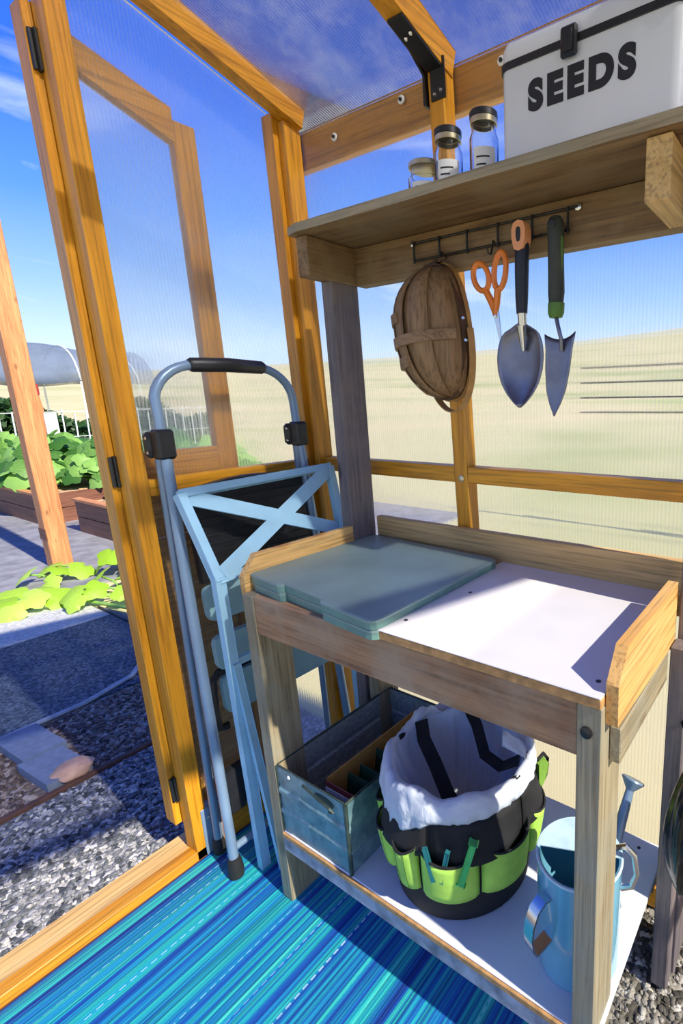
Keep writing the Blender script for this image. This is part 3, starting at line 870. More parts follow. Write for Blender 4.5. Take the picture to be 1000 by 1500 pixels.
# platform, folded up
b = MB()
pl_ = [(.032, .80)] + [(.032, 1.035)] + [(.032 + .328 * i / 8, 1.035 + .022 * math.sin(math.pi * i / 8)) for i in range(1, 8)] + [(.360, 1.035), (.372, .80)]
b.prism([(LX(z, -.022), y, z) for y, z in pl_], (.022, 0, 0)); plat = b.build('platform', BLACK, sl_)
for k in range(9):
    z = .83 + k * .022
    MB().bar((LX(z, .002), .05, z), (LX(z, .002), .352, z), .003, .004, (1, 0, 0), bev=0).build('tread_rib', RUBBER, plat)
for z0, z1 in ((.700, .792), (.566, .657), (.444, .548)):
    b = MB()
    ye0 = .026; ye1 = .372 + .02 * (1 - z0)
    rr = .018
    pts = [(ye0, z1 - rr), (ye0 + rr * .3, z1 - rr * .3), (ye0 + rr, z1), (ye1 - rr, z1), (ye1 - rr * .3, z1 - rr * .3), (ye1, z1 - rr), (ye1, z0 + rr), (ye1 - rr * .3, z0 + rr * .3), (ye1 - rr, z0), (ye0 + rr, z0), (ye0 + rr * .3, z0 + rr * .3), (ye0, z0 + rr)]
    b.prism([(LX(z, -.012), y, z) for y, z in pts], (.020, 0, 0)); b.build('step', TEALSTEP, sl_)
# black surround of the lowest step
MB().tube([(LX(.555, -.014), .38, .556), (LX(.555, -.014), .03, .556), (LX(.53, -.014), .012, .54), (LX(.46, -.014), .004, .46), (LX(.41, -.014), .006, .410), (LX(.40, -.014), .03, .405)], .011, 8).build('step_frame', BLACK, sl_, smooth='auto')
MB().tube([(LX(.12), -.02, .075), (LX(.12), .39, .075)], .010, 10).build('cross_bar', BLUESTEEL, sl_, smooth='auto')

# ================================================================== LIGHT BLUE FOLDED X FRAME
def XX(z, d=0): return -.105 - .05 * z + d
xf = thing('folding_stand', 'light blue metal folding stand with a crossed upper panel leaning between ladder and bench', 'stand', (-.11, .22, 0))
TLp, TRp, BRp, BLp = Vector((-.200, -.003, 1.040)), Vector((-.200, .430, 1.052)), Vector((-.112, .384, .872)), Vector((-.112, .012, .836))
pn = (TRp - TLp).cross(BLp - TLp).normalized()
if pn.x < 0: pn = -pn
lb = MB().bar(TLp, BLp, .024, .020, (0, 1, 0)).bar(BLp + Vector((0, -.001, .012)), (-.120, .026, 0), .020, .024, (0, 1, 0)); lb.build('leg', SKYBLUE, xf)
lb = MB().bar(TRp, BRp, .024, .020, (0, 1, 0)).bar(BRp + Vector((0, .001, .012)), (-.120, .405, 0), .020, .024, (0, 1, 0)); lb.build('leg', SKYBLUE, xf)
MB().bar(TLp, TRp, .018, .022, pn).build('top_rail', SKYBLUE, xf)
MB().bar(BLp, BRp, .016, .020, pn).build('lower_rail', SKYBLUE, xf)
def PQ(u, v, d=0): return (TLp * (1 - u) + TRp * u) * (1 - v) + (BLp * (1 - u) + BRp * u) * v + pn * d
MB().bar(PQ(.03, .05, .003), PQ(.97, .95, .003), .036, .005, pn).build('cross_strip', SKYBLUE, xf)
MB().bar(PQ(.97, .05, .0085), PQ(.03, .95, .0085), .036, .005, pn).build('cross_strip', SKYBLUE, xf)
# second leg pair, folded behind
MB().bar((XX(.62, .030), .020, .62), (XX(0, .034), .050, .0), .012, .018, (0, 1, 0)).build('rear_leg', SKYBLUE, xf)
MB().bar((XX(.62, .030), .40, .62), (XX(0, .034), .40, .0), .012, .018, (0, 1, 0)).build('rear_leg', SKYBLUE, xf)
MB().bar((XX(.62, .022), .020, .62), (XX(.62, .022), .40, .62), .012, .018).build('rear_rail', SKYBLUE, xf)
b = MB(); b.tube([Vector((XX(.82, .012), .045 + .026 * math.cos(R(t * 30)), .830)) + Vector((.010 * math.sin(R(t * 30)), 0, .009 * math.sin(R(t * 30)))) for t in range(12)], .006, 8, closed=True)
b.build('latch_loop', SKYBLUE, xf, smooth='auto', label='small white-blue oval latch')

# ================================================================== UNDER THE BENCH
SZ = .218
# ---- galvanised crate
cr_ = thing('metal_crate', 'worn teal-grey galvanised metal crate standing at the left of the white lower shelf', 'crate', (.155, .2, SZ))
cx0, cx1, cy0, cy1, cz1 = .036, .276, .006, .386, .402
def corr(p0, p1, off, m, name, inner):
    """pressed sheet wall with two horizontal ribs"""
    p0, p1, off = Vector(p0), Vector(p1), Vector(off)
    prof = [(0, 0), (.048, 0), (.054, 1), (.062, 1), (.068, 0), (.105, 0), (.111, 1), (.119, 1), (.125, 0), (cz1 - SZ, 0)]
    b = MB(); L = []
    for z, k in prof:
        L.append([b.bm.verts.new(p0 + off * (.0035 * k) + Vector((0, 0, z))), b.bm.verts.new(p1 + off * (.0035 * k) + Vector((0, 0, z)))])
    for i in range(len(L) - 1): b.bm.faces.new((L[i][0], L[i][1], L[i + 1][1], L[i + 1][0]))
    return b.build(name, m, cr_, solid=.0022)
corr((cx0, cy0, SZ), (cx1, cy0, SZ), (0, -1, 0), GALVT, 'end_panel', 0)
corr((cx1, cy0, SZ), (cx1, cy1, SZ), (1, 0, 0), GALVT, 'side_panel', 0)
corr((cx0, cy1, SZ), (cx0, cy0, SZ), (-1, 0, 0), GALV, 'side_panel', 0)
corr((cx0, cy1, SZ), (cx1, cy1, SZ), (0, 1, 0), GALV, 'end_panel', 0)
box('base', GALV, cr_, cx0, cx1, cy0, cy1, SZ, SZ + .003)
MB().tube([(cx0, cy0, cz1), (cx1, cy0, cz1), (cx1, cy1, cz1), (cx0, cy1, cz1)], .0035, 8, closed=True).build('rim', EDGEZ, cr_)
for x, y in ((cx0, cy0), (cx1, cy0)):
    MB().tube([(x, y - .001, SZ), (x, y - .001, cz1)], .0048, 8).build('corner_edge', EDGEZ, cr_, smooth='auto')
# handle slot with wire bail on the front end
hs = MB().lathe([(.001, 0), (1, 0)], (0, 0, 0), 20)
for v in hs.bm.verts: v.co = Vector((.178 + v.co.x * .030, cy0 - .0035, .384 + v.co.y * .011)) if False else Vector((.205 + v.co.x * .034, cy0 - .003, .380 + v.co.y * .012))
hs.build('hand_hole', BLACK, cr_, solid=.001)
MB().tube([(.140, cy0 - .006, .393), (.19, cy0 - .010, .388), (.238, cy0 - .012, .382), (.245, cy0 - .010, .374), (.232, cy0 - .010, .370)], .0032, 8).build('bail', EDGEZ, cr_, smooth='auto')
MB().lathe([(.005, 0), (.003, .003)], (.085, cy0 - .003, .388), 10, (0, -1, 0)).build('rivet', PAPER, cr_)
# ---- contents: a card tray with packets
ct = thing('card_tray', 'orange cardboard tray with a red end standing inside the galvanised crate', 'tray', (.2, .17, SZ + .003))
tx0, tx1, ty0, ty1 = .165, .268, .045, .350
box('side', CARD, ct, tx0, tx0 + .003, ty0, ty1, SZ + .004, .392)
box('side', CARD, ct, tx1 - .003, tx1, ty0, ty1, SZ + .004, .375)
box('front', REDC, ct, tx0, tx1, ty0 - .003, ty0, SZ + .004, .388, label='dark red front with a paper edge')
box('front_lip', PAPER, ct, tx0, tx1, ty0 - .0045, ty0 - .0032, .360, .372)
box('back', CARD, ct, tx0, tx1, ty1, ty1 + .003, SZ + .004, .388)
box('base', CARD, ct, tx0 + .0035, tx1 - .0035, ty0, ty1, SZ + .0036, SZ + .006)
for k in range(8):
    y = .075 + k * .031
    tilt = .024 + .010 * math.sin(k * 2.1)
    zt2 = .372 - .010 * (k % 3)
    o = MB().prism([(tx0 + .008, y, SZ + .007), (tx1 - .008, y, SZ + .007), (tx1 - .008 - .004 * (k % 2), y + tilt, zt2), (tx0 + .010, y + tilt, zt2 + .006 * (k % 2))], (0, .0025, 0)).build('seed_packet', PACKET, None, origin=(.215, y, SZ + .007))
    top(o, 'dark green seed packet standing in the orange card tray', 'packet', 'seed packets in the crate')

# ---- tool caddy: bucket in a black pocketed cover
KX, KY, KR = .462, .172, .160
kd = thing('tool_caddy', 'black fabric bucket tool caddy with lime green pockets on the lower shelf', 'caddy', (KX, KY, SZ))
RIM = .50
def kr(z): return .150 + .012 * math.sin((z - SZ) / (RIM - SZ) * math.pi * .9)
b = MB().lathe([(.120, SZ + .001), (kr(SZ) - .004, SZ + .004)] + [(kr(SZ + (RIM - SZ) * i / 8), SZ + (RIM - SZ) * max(i, .12) / 8) for i in range(0, 9)] + [(kr(RIM) - .006, RIM + .003), (kr(RIM) - .012, RIM), (.13, RIM - .08), (.12, SZ + .02), (0.001, SZ + .012)], (KX, KY, 0), 48)
b.build('bucket', BLACKF, kd, smooth='auto')
def KP(a, r, z): return Vector((KX + r * math.cos(R(a)), KY + r * math.sin(R(a)), z))
pockets = [(-148, 22, .318, .404), (-121, 24, .308, .404), (-95, 22, .302, .404), (-62, 40, .295, .404), (-19, 42, .298, .406), (20, 30, .306, .408), (56, 30, .306, .41)]
for a0, wd, z0, z1 in pockets:
    def f(u, v, a0=a0, wd=wd, z0=z0, z1=z1):
        s_ = 2 * u - 1
        bulge = .022 * (1 - s_ * s_) ** .6 * (.55 + .45 * v)
        zz = z0 + (z1 - z0) * v - .018 * (1 - s_ * s_) * (v - .15) * 1.0 - .006 * (1 - s_ * s_) * (1 - v)
        return KP(a0 + s_ * wd / 2, kr(zz) + .003 + bulge, zz)
    pk = MB().grid(f, 12, 6).build('pocket', LIME, kd, smooth=True, solid=.0025)
    # black bound edge
    MB().tube([f(i / 12, 1.0) + Vector((0, 0, .001)) for i in range(13)], .0028, 6).build('pocket_binding', BLACKF, pk, smooth=True)
    if wd <= 24:
        for s_ in (.36, .68):
            MB().tube([f(s_, i / 4) for i in range(5)], .0022, 6).build('pocket_seam', LIMED, pk, smooth=True)
# black upper flap row behind the pockets
for a0, wd in ((-108, 60), (-41, 66), (22, 50)):
    def f2(u, v, a0=a0, wd=wd):
        s_ = 2 * u - 1
        zz = .386 + .08 * v
        return KP(a0 + s_ * wd / 2, kr(zz) + .002 + .020 * (1 - s_ * s_) * (1 - v) , zz)
    MB().grid(f2, 12, 5).build('upper_pocket', BLACKF, kd, smooth=True, solid=.002)
# side pouch with lime mesh on the right
b = MB().prism([KP(32, .168, .395), KP(32, .168, .465), KP(40, .185, .462), KP(46, .200, .430), KP(46, .196, .400)], (.010, -.006, 0)); sp_ = b.build('side_pouch', LIMED, kd)
MB().tube([KP(32, .170, .470), KP(40, .187, .467), KP(47, .204, .432), KP(47, .199, .396), KP(34, .17, .39)], .004, 6).build('pouch_binding', BLACKF, sp_, smooth=True)
MB().prism([KP(20, .158, .29), KP(20, .158, .36), KP(40, .172, .355), KP(40, .172, .29)], (.008, -.006, 0)).build('side_pocket', LIME, kd)
# black carrying straps falling into the bucket
def strap(pts, w=.030):
    n = len(pts)
    c = Vector((KX, KY, .45))
    return MB().ribbon(pts, [Vector((0, -.35, 1))] * n, w, .003).build('strap', BLACKF, kd)
strap([KP(170, .13, RIM + .012), KP(185, .095, .495), KP(215, .055, .47), KP(280, .06, .435), KP(300, .08, .42)])
strap([KP(118, .135, RIM + .016), KP(100, .09, .50), KP(60, .06, .465), KP(30, .09, .458), KP(22, .13, .49)], .026)
# hand tools in the pockets
o = MB()
o.bar(KP(-71, .180, .350), KP(-75, .184, .425), .006, .008).bar(KP(-66, .180, .350), KP(-61, .184, .425), .006, .008)
top(o.build('pliers', TEALP, None, origin=KP(-69, .180, .350)), 'pair of dark teal plier handles sticking out of the caddy front pocket', 'pliers')
o = MB().bar(KP(-54, .182, .350), KP(-46, .190, .446), .010, .013, bev=.003).build('marker_pen', GRNP, None, origin=KP(-54, .182, .350))
top(o, 'bright green pen-like handle standing in the front pocket of the caddy', 'tool')
# liner: thin white plastic bag folded over the rim
def liner():
    b = MB()
    def f(u, v):
        a = u * 360
        rnd = noise.noise(Vector((math.cos(R(a)) * 2.2, math.sin(R(a)) * 2.2, 1.3)))
        rn2 = noise.noise(Vector((math.cos(R(a)) * 7, math.sin(R(a)) * 7, 4.3 + v * 3)))
        rn3 = noise.noise(Vector((math.cos(R(a)) * 15, math.sin(R(a)) * 15, 9.1 + v * 6)))
        front = max(0, math.cos(R(a + 72)))            # hangs lowest towards the front left
        rim = RIM + .004 + .020 * rnd + .004 * rn2
        drop = .026 + .012 * front + .022 * rnd + .050 * max(0, math.cos(R(a + 108))) ** 10
        if v < .45:                                      # inside wall
            t = v / .45
            r = .002 + .135 * t ** .55 + (.020 * rn2 + .007 * rn3) * min(1, t * 2) * (1 - t * .6)
            z = .33 + (rim - .33) * t ** 1.5 + .01 * rn3 * (1 - t)
        elif v < .6:
            t = (v - .45) / .15
            r = .137 + .026 * t + .004 * rn3; z = rim + .010 * math.sin(math.pi * t) + .005 * rn3
        else:
            t = (v - .6) / .4
            z = rim - drop * t
            r = kr(min(RIM, z)) + .008 + (.008 * rn2 + .006 * rn3) * t + .005 * math.sin(t * 3.1)
        return KP(a, r, z)
    b.grid(f, 150, 34, wrap=True)
    o = b.build('bin_liner', BAG, None, smooth=True, solid=.0008, origin=(KX, KY, .36))
    return top(o, 'crumpled white plastic bag lining the black caddy and folded over its rim', 'bag')
bl = liner()
# gathered peak at the back of the bag
def peak():
    b = MB()
    def f(u, v):
        a = 120 + 50 * u
        return KP(a, .140 - .03 * v, RIM + .005 + .050 * v * (.7 + .3 * math.sin(u * 9)))
    b.grid(f, 14, 5); b.build('gathered_edge', BAG, bl, smooth=True, solid=.0008)
    b = MB()
    def f(u, v):
        a = 18 + 26 * u
        return KP(a, .146 - .05 * v, RIM + .005 + .045 * v * math.sin(math.pi * (.15 + .8 * u)))
    b.grid(f, 10, 5); b.build('gathered_edge', BAG, bl, smooth=True, solid=.0008)
for a in (-100, -86):
    MB().tube([KP(a + 4 * math.cos(R(t * 30)), .163, RIM - .062 + .010 * math.sin(R(t * 30))) for t in range(10)], .0022, 6).build('draw_string_loop', INK, bl, smooth=True)
peak()

# ---- blue enamel watering can
wx, wy, wr_ = .768, .120, .076
wc = thing('watering_can', 'light blue enamel watering can with a steel side handle behind the front bench leg', 'watering can', (wx, wy, SZ))
WT = SZ + .225
b = MB().lathe([(.001, SZ + .003), (wr_ * .98, SZ + .0005), (wr_, SZ + .006), (wr_, WT), (wr_ - .004, WT + .001), (wr_ - .005, WT), (wr_ - .005, SZ + .012), (.001, SZ + .010)], (wx, wy, 0), 48)
b.build('body', CANBLUE, wc, smooth='auto')
MB().tube([(wx + wr_ * math.cos(R(t * 9)), wy + wr_ * math.sin(R(t * 9)), WT) for t in range(40)], .0028, 8, closed=True).build('rim', CANRIM, wc, smooth='auto')
# half cover over the back of the mouth
b = MB(); n = 20
pts = [(wx + (wr_ - .002) * math.cos(R(20 + 180 * i / n)), wy + (wr_ - .002) * math.sin(R(20 + 180 * i / n)), WT + .001) for i in range(n + 1)]
b.prism(pts, (0, 0, .002)); b.build('half_cover', CANRIM, wc)
hd = Vector((-.36, -.93, 0)).normalized()
hc = Vector((wx, wy, 0)) + hd * wr_
hpnts = [hc + hd * d + Vector((0, 0, z)) for d, z in ((-.002, .402), (.014, .404), (.030, .394), (.041, .370), (.044, .345), (.041, .320), (.033, .304), (.016, .308), (-.002, .313))]
MB().ribbon(hpnts, [hd * math.cos(R(a)) + Vector((0, 0, math.sin(R(a)))) for a in (95, 80, 55, 25, 0, -25, -60, -95, -95)], .022, .004).build('handle', CHROME, wc, smooth='auto', label='shiny steel strap handle')
sdv = Vector((.22, .975, 0)).normalized()
s0 = Vector((wx, wy, 0)) + sdv * wr_
MB().tube([s0 + Vector((0, 0, .29)) - sdv * .01, s0 + sdv * .045 + Vector((0, 0, .37)), s0 + sdv * .098 + Vector((0, 0, .468))], [.020, .013, .0085], 12).build('spout', BLUESTEEL, wc, smooth='auto')
MB().lathe([(.009, 0), (.024, .018), (.023, .021), (0, .023)], s0 + sdv * .096 + Vector((0, 0, .466)), 20, (sdv * .6 + Vector((0, 0, .8)))).build('rose', BLUESTEEL, wc, smooth='auto')
tp = Vector((.94, .34, 0)).normalized()
t0 = Vector((wx, wy, 0)) + tp * (wr_ - .01)
MB().tube([t0 + tp * d + Vector((0, 0, z)) for d, z in ((-.01, WT), (-.004, WT + .022), (.014, WT + .030), (.030, WT + .014), (.036, WT - .025), (.028, WT - .055), (.010, WT - .062))], .0055, 8).build('top_handle', CHROME, wc, smooth='auto')

# ---- black bag hanging on the outer side of the right rear post
b = MB()
def f(u, v):
    a = u * 2 * math.pi
    k = (math.sin(math.pi * min(1, .10 + v * .86)) ** .55) * (1 - .35 * v)
    return (.935 + .052 * k * math.cos(a) + .005 * math.sin(5 * a + v * 4) * k, .240 + .045 * k * math.sin(a), .350 + .255 * v + .006 * math.sin(4 * a + v * 3))
b.grid(f, 40, 16, wrap=True)
b.tube([(.935, .240, .600), (.920, .262, .640), (.900, .2885, .655)], .006, 6)
o = b.build('black_bag', BLACKG, None, smooth=True, origin=(.935, .24, .35))
top(o, 'glossy black plastic bag hanging from the right rear bench post', 'bag')

# ================================================================== ON THE TOP SHELF
SH = 1.6465
sb = thing('seed_box', 'white enamel seed box with black trim lettered SEEDS on the overhead shelf', 'box', (.68, .36, SH))
def rbox(x0, x1, y0, y1, r, z0, z1, n=6):
    out = []
    for cx, cy, a in ((x1 - r, y1 - r, 0), (x0 + r, y1 - r, 90), (x0 + r, y0 + r, 180), (x1 - r, y0 + r, 270)):
        out += [(cx + r * math.cos(R(a + 90 * i / n)), cy + r * math.sin(R(a + 90 * i / n))) for i in range(n + 1)]
    return out
bx0, bx1, by0, by1, brr = .533, .842, .268, .432, .018
ZB = 1.790
b = MB(); b.prism([(x, y, SH) for x, y in rbox(bx0, bx1, by0, by1, brr, 0, 0)], (0, 0, ZB - SH)); b.build('body', ENAMELW, sb, smooth='auto')
b = MB()
prev = None
for z, ins in ((ZB + .010, 0), (ZB + .030, 0), (ZB + .040, .004), (ZB + .044, .012)):
    ring = [b.bm.verts.new((x, y, z)) for x, y in rbox(bx0 + ins, bx1 - ins, by0 + ins, by1 - ins, max(.006, brr - ins * .5), 0, 0)]
    if prev:
        for k in range(len(ring)): b.bm.faces.new((prev[k], prev[(k + 1) % len(ring)], ring[(k + 1) % len(ring)], ring[k]))
    else: b.bm.faces.new(ring[::-1])
    prev = ring
b.bm.faces.new(prev); b.build('lid', ENAMELW, sb, smooth='auto')
b = MB(); b.prism([(x, y, ZB) for x, y in rbox(bx0 - .003, bx1 + .003, by0 - .003, by1 + .003, brr + .003, 0, 0)], (0, 0, .0105)); b.build('trim_band', BLACK, sb, smooth='auto')
lt = MB().box(.652, .680, by0 - .012, by0 - .003, 1.770, 1.812, bev=.003).build('latch', BLACKM, sb, label='dark metal latch')
MB().box(.658, .674, by0 - .0145, by0 - .0118, 1.776, 1.804, bev=.001).build('latch_tongue', BLACK, lt)
MB().tube([(bx1 + .002, .31, 1.742), (bx1 + .020, .315, 1.742), (bx1 + .024, .35, 1.742), (bx1 + .020, .385, 1.742), (bx1 + .002, .39, 1.742)], .006, 8).build('side_handle', BLACKM, sb, smooth='auto')
# lettering
cu = bpy.data.curves.new('lettering_curve', 'FONT')
cu.body = 'SEEDS'; cu.size = .0635; cu.extrude = .0006; cu.offset = .0042; cu.space_character = 1.32; cu.align_x = 'CENTER'
to = bpy.data.objects.new('lettering_tmp', cu); COL.objects.link(to)
bpy.context.view_layer.update()
me = bpy.data.meshes.new_from_object(to.evaluated_get(bpy.context.evaluated_depsgraph_get()))
COL.objects.unlink(to); bpy.data.objects.remove(to)
xs = [v.co.x for v in me.vertices]; zs = [v.co.y for v in me.vertices]
x0, x1, z0, z1 = min(xs), max(xs), min(zs), max(zs)
for v in me.vertices:
    X = (v.co.x - x0) / (x1 - x0); Z = (v.co.y - z0) / (z1 - z0); D = v.co.z
    v.co = Vector((.589 + X * (.773 - .589), by0 - .0008 - D * .5, 1.7155 + Z * .0475)) - wloc(sb)
me.materials.clear(); me.materials.append(INK)
link(bpy.data.objects.new('lettering', me), sb)['label'] = 'black capital letters SEEDS'

def jar(x, y, h, r, lidm, label, neck=True, lid_h=.012):
    t = thing('glass_jar', label, 'jar', (x, y, SH), 'glass jars on the overhead shelf')
    prof = [(.001, SH + .0002), (r * .93, SH + .0002), (r, SH + .004), (r, SH + h * .74), (r * .84, SH + h * .82), (r * .84, SH + h)]
    inn = [(rr - .0018, z) for rr, z in prof[:0:-1]]
    inn[-1] = (inn[-1][0], SH + .004)
    MB().lathe(prof + inn + [(.001, SH + .0035)], (x, y, 0), 32).build('glass', GLASS, t, smooth='auto')
    MB().lathe([(.001, SH + h - .0005), (r * .94, SH + h - .0005), (r * .96, SH + h), (r * .96, SH + h + lid_h - .002), (r * .90, SH + h + lid_h), (.001, SH + h + lid_h)], (x, y, 0), 32).build('lid', lidm, t, smooth='auto')
    if neck: MB().lathe([(r * .86, SH + h - .010), (r * .93, SH + h - .010), (r * .93, SH + h - .001), (r * .86, SH + h - .001)], (x, y, 0), 32, caps=False).build('neck_ring', BRASS, t, smooth='auto')
    def f(u, v): 
        a = R(-100 + 90 * u)
        return (x + (r + .0006) * math.cos(a), y + (r + .0006) * math.sin(a), SH + h * (.18 + .40 * v))
    lb = MB().grid(f, 10, 2).build('paper_label', PAPER, t, smooth=True)
    for k in range(2):
        def f3(u, v, k=k):
            a = R(-88 + (52 - 14 * k) * u); 
            return (x + (r + .0009) * math.cos(a), y + (r + .0009) * math.sin(a), SH + h * (.44 - .10 * k) + .003 * v)
        MB().grid(f3, 6, 1).build('print_line', INK, lb)
jar(.285, .362, .082, .038, BRASS, 'short wide glass jar with a gold lid at the left end of the three jars', False, .010)
jar(.360, .345, .118, .029, BLACK, 'tall glass jar with a black lid, in the middle beside the stud')
jar(.436, .362, .136, .029, BLACK, 'tallest black-lidded glass jar next to the white seed box')

# ================================================================== WIRE RACK, TRUG AND TOOLS
RY = .402
rk = thing('wire_rack', 'narrow black wire grid rack screwed along the rail under the shelf', 'rack', (.41, RY, 1.56))
MB().tube([(.200, RY, 1.605), (.622, RY, 1.605)], .0026, 8).build('wire', BLACKM, rk, smooth='auto')
MB().tube([(.210, RY, 1.567), (.605, RY, 1.567)], .0026, 8).build('wire', BLACKM, rk, smooth='auto')
for x in (.209, .285, .362, .442, .524, .603):
    MB().tube([(x, RY - .004, 1.607), (x, RY - .004, 1.560)], .0026, 8).build('wire', BLACKM, rk, smooth='auto')
for x in (.200, .622):
    MB().lathe([(.007, 0), (.007, .0035), (.003, .005), (0, .005)], (x, RY + .004, 1.605), 12, (0, -1, 0)).build('screw', CHROME, rk, smooth='auto')
HY = .388
hooks = [(.290, 1.560), (.431, 1.560), (.515, 1.562), (.590, 1.562)]
for x, z in hooks:
    MB().tube([(x, RY + .001, 1.572), (x, RY - .006, 1.574), (x, RY - .009, 1.560), (x, HY - .002, 1.545), (x, HY - .012, 1.545), (x, HY - .016, 1.556)], .002, 6).build('hook', BLACKM, rk, smooth='auto')

# ---- trug: convex slatted bottom towards the room, open side to the back right
tg = thing('trug_basket', 'small brown slatted wooden trug hanging from the wire rack', 'basket', (.29, .36, 1.25))
TC = Vector((.290, .388, 1.395))
ax = Vector((.12, -.0, -1)).normalized()              # long axis, downwards
nn = Vector((-.30, -.95, 0)); nn = (nn - ax * nn.dot(ax)).normalized()   # bulge direction
wd_ = ax.cross(nn).normalized()                         # across
if wd_.x < 0: wd_ = -wd_
LH, WH, DP = .146, .088, .105
def trug(s, w, push=0.):
    """s along -1..1, w across -1..1"""
    c = max(0, 1 - abs(s) ** 2.6) ** .5
    ww = w * WH * (.30 + .70 * c)
    d = DP * (max(0, 1 - abs(s) ** 2.4)) ** .6 * (max(0, 1 - abs(w) ** 2.2)) ** .55
    return TC + ax * s * LH + wd_ * ww + nn * (d + push)
ns = 7
for k in range(ns):
    w0, w1 = -1 + 2 * k / ns - .03, -1 + 2 * (k + 1) / ns + .03
    lift = .0065 * (k % 2)
    b = MB(); b.grid(lambda u, v: trug(-1 + 2 * u, max(-1, min(1, w0 + (w1 - w0) * v)), lift), 18, 1)
    b.build('slat', WICKER['z'], tg, smooth='auto', solid=.003)
def hoop(off, rad, m, name, w=.018, ext=1.0):
    pts, nr = [], []
    for i in range(41):
        a = 2 * math.pi * i / 40
        s, w_ = math.cos(a), math.sin(a)
        pts.append(TC + ax * LH * 1.02 * ext * s + wd_ * WH * 1.03 * ext * (abs(w_) ** .8) * (1 if w_ > 0 else -1) + nn * off)
        nr.append((ax * s + wd_ * w_))
    return MB().ribbon(pts, nr, w, .003).build(name, m, tg, smooth='auto')
hoop(.002, 0, WICKERD, 'rim')
hoop(-.012, 0, WICKERL, 'outer_rim', .010, 1.03)
for s_, w0, w1 in ((-.22, -.98, .02), (.12, -1.0, .98), (.42, -.86, .12)):
    pts = [trug(s_, w0 + (w1 - w0) * i / 10, .006) for i in range(11)]
    MB().ribbon(pts, [nn * .7 + wd_ * (w0 + (w1 - w0) * i / 10) for i in range(11)], .022, .011).build('batten', WICKER['x'], tg)
# handle: bent strip looping round the back of the rim
hpn = [TC + wd_ * (WH * 1.10 + .004) * math.cos(R(t)) + ax * (LH * .05 + LH * 1.17 * math.sin(R(t)) ** .9) - nn * (.006 + .004 * math.sin(R(t))) for t in range(0, 181, 9)]
MB().ribbon(hpn, [(p - TC) for p in hpn], .017, .003).build('handle', WICKERL, tg, smooth='auto')
for ss in (-.10, .22, -.92):
    p = TC + ax * LH * ss + wd_ * (WH * 1.05 if ss > -.5 else .035) + nn * .004
    MB().lathe([(.004, 0), (.003, .003), (0, .003)], p, 10, (wd_ * .6 + nn * .6)).build('stud', CHROME, tg)
b = MB()
for k in range(5):
    p0 = TC - ax * (LH + .004) + wd_ * (-.05 + .02 * k)
    b.tube([p0 - wd_ * .012, p0 - ax * (.006 + .003 * (k % 2)), p0 + wd_ * .022 - ax * .002], .004, 6)
b.build('rim_binding', WICKERD, tg, smooth=True)

# ---- scissors
scs = thing('scissors', 'orange handled scissors hanging closed between the trug and the wide trowel', 'scissors', (.435, HY - .01, 1.38))
SY = HY - .008
def loop(cx, cz, rx, rz, rot, r, m, name):
    pts = []
    for i in range(20):
        a = 2 * math.pi * i / 20
        x, z = rx * math.cos(a), rz * math.sin(a)
        pts.append((cx + x * math.cos(rot) - z * math.sin(rot), SY, cz + x * math.sin(rot) + z * math.cos(rot)))
    return MB().tube(pts, r, 8, closed=True).build(name, m, scs, smooth='auto')
loop(.409, 1.502, .0185, .029, .35, .0062, ORANGE, 'finger_loop')
loop(.457, 1.508, .0145, .036, -.12, .0062, ORANGE, 'finger_loop')
MB().tube([(.418, SY, 1.478), (.436, SY, 1.447), (.446, SY, 1.420)], [.0075, .008, .006], 8).build('shank', ORANGE, scs, smooth='auto')
MB().tube([(.452, SY - .001, 1.474), (.448, SY - .001, 1.447), (.444, SY - .001, 1.420)], [.0075, .008, .006], 8).build('shank', ORANGE, scs, smooth='auto')
MB().prism([(.438, SY - .003, 1.430), (.4525, SY - .003, 1.430), (.457, SY - .003, 1.396), (.461, SY - .003, 1.340), (.449, SY - .003, 1.390)], (0, .003, 0)).build('blade', CHROME, scs)
MB().prism([(.440, SY + .0005, 1.430), (.451, SY + .0005, 1.430), (.455, SY + .0005, 1.396), (.460, SY + .0005, 1.344), (.450, SY + .0005, 1.390)], (0, .003, 0)).build('blade', DARKSTEEL, scs)
MB().lathe([(.0045, 0), (.004, .003), (0, .004)], (.446, SY - .003, 1.420), 12, (0, -1, 0)).build('pivot', CHROME, scs, smooth='auto')

# ---- wide trowel
tw = thing('hand_trowel', 'wide steel hand trowel with a black and orange handle hanging in the middle', 'trowel', (.513, HY - .02, 1.23))
TY = HY - .014
MB().tube([(.5125, TY, 1.418), (.5125, TY, 1.45), (.513, TY, 1.50), (.514, TY, 1.545), (.514, TY, 1.556)], [.0115, .0135, .0145, .0150, .013], 14).build('grip', NAVY, tw, smooth='auto')
b = MB()
lp = [(.0, -.026), (.010, -.022), (.015, -.004), (.0155, .014), (.011, .026), (0, .030), (-.011, .026), (-.0155, .014), (-.015, -.004), (-.010, -.022)]
b.prism([(.5145 + x, TY - .0165, 1.560 + z) for x, z in lp], (0, .026, 0)); cap = b.build('handle_cap', ORANGE2, tw, smooth='auto', label='orange end cap with hanging slot')
MB().prism([(.5145 + x * .36, TY - .0170, 1.563 + z * .50) for x, z in lp], (0, .002, 0)).build('hanging_slot', INK, cap)
MB().tube([(.5125, TY, 1.425), (.5125, TY + .002, 1.398), (.512, TY + .004, 1.375)], [.010, .0092, .008], 12).build('ferrule', CHROME, tw, smooth='auto')
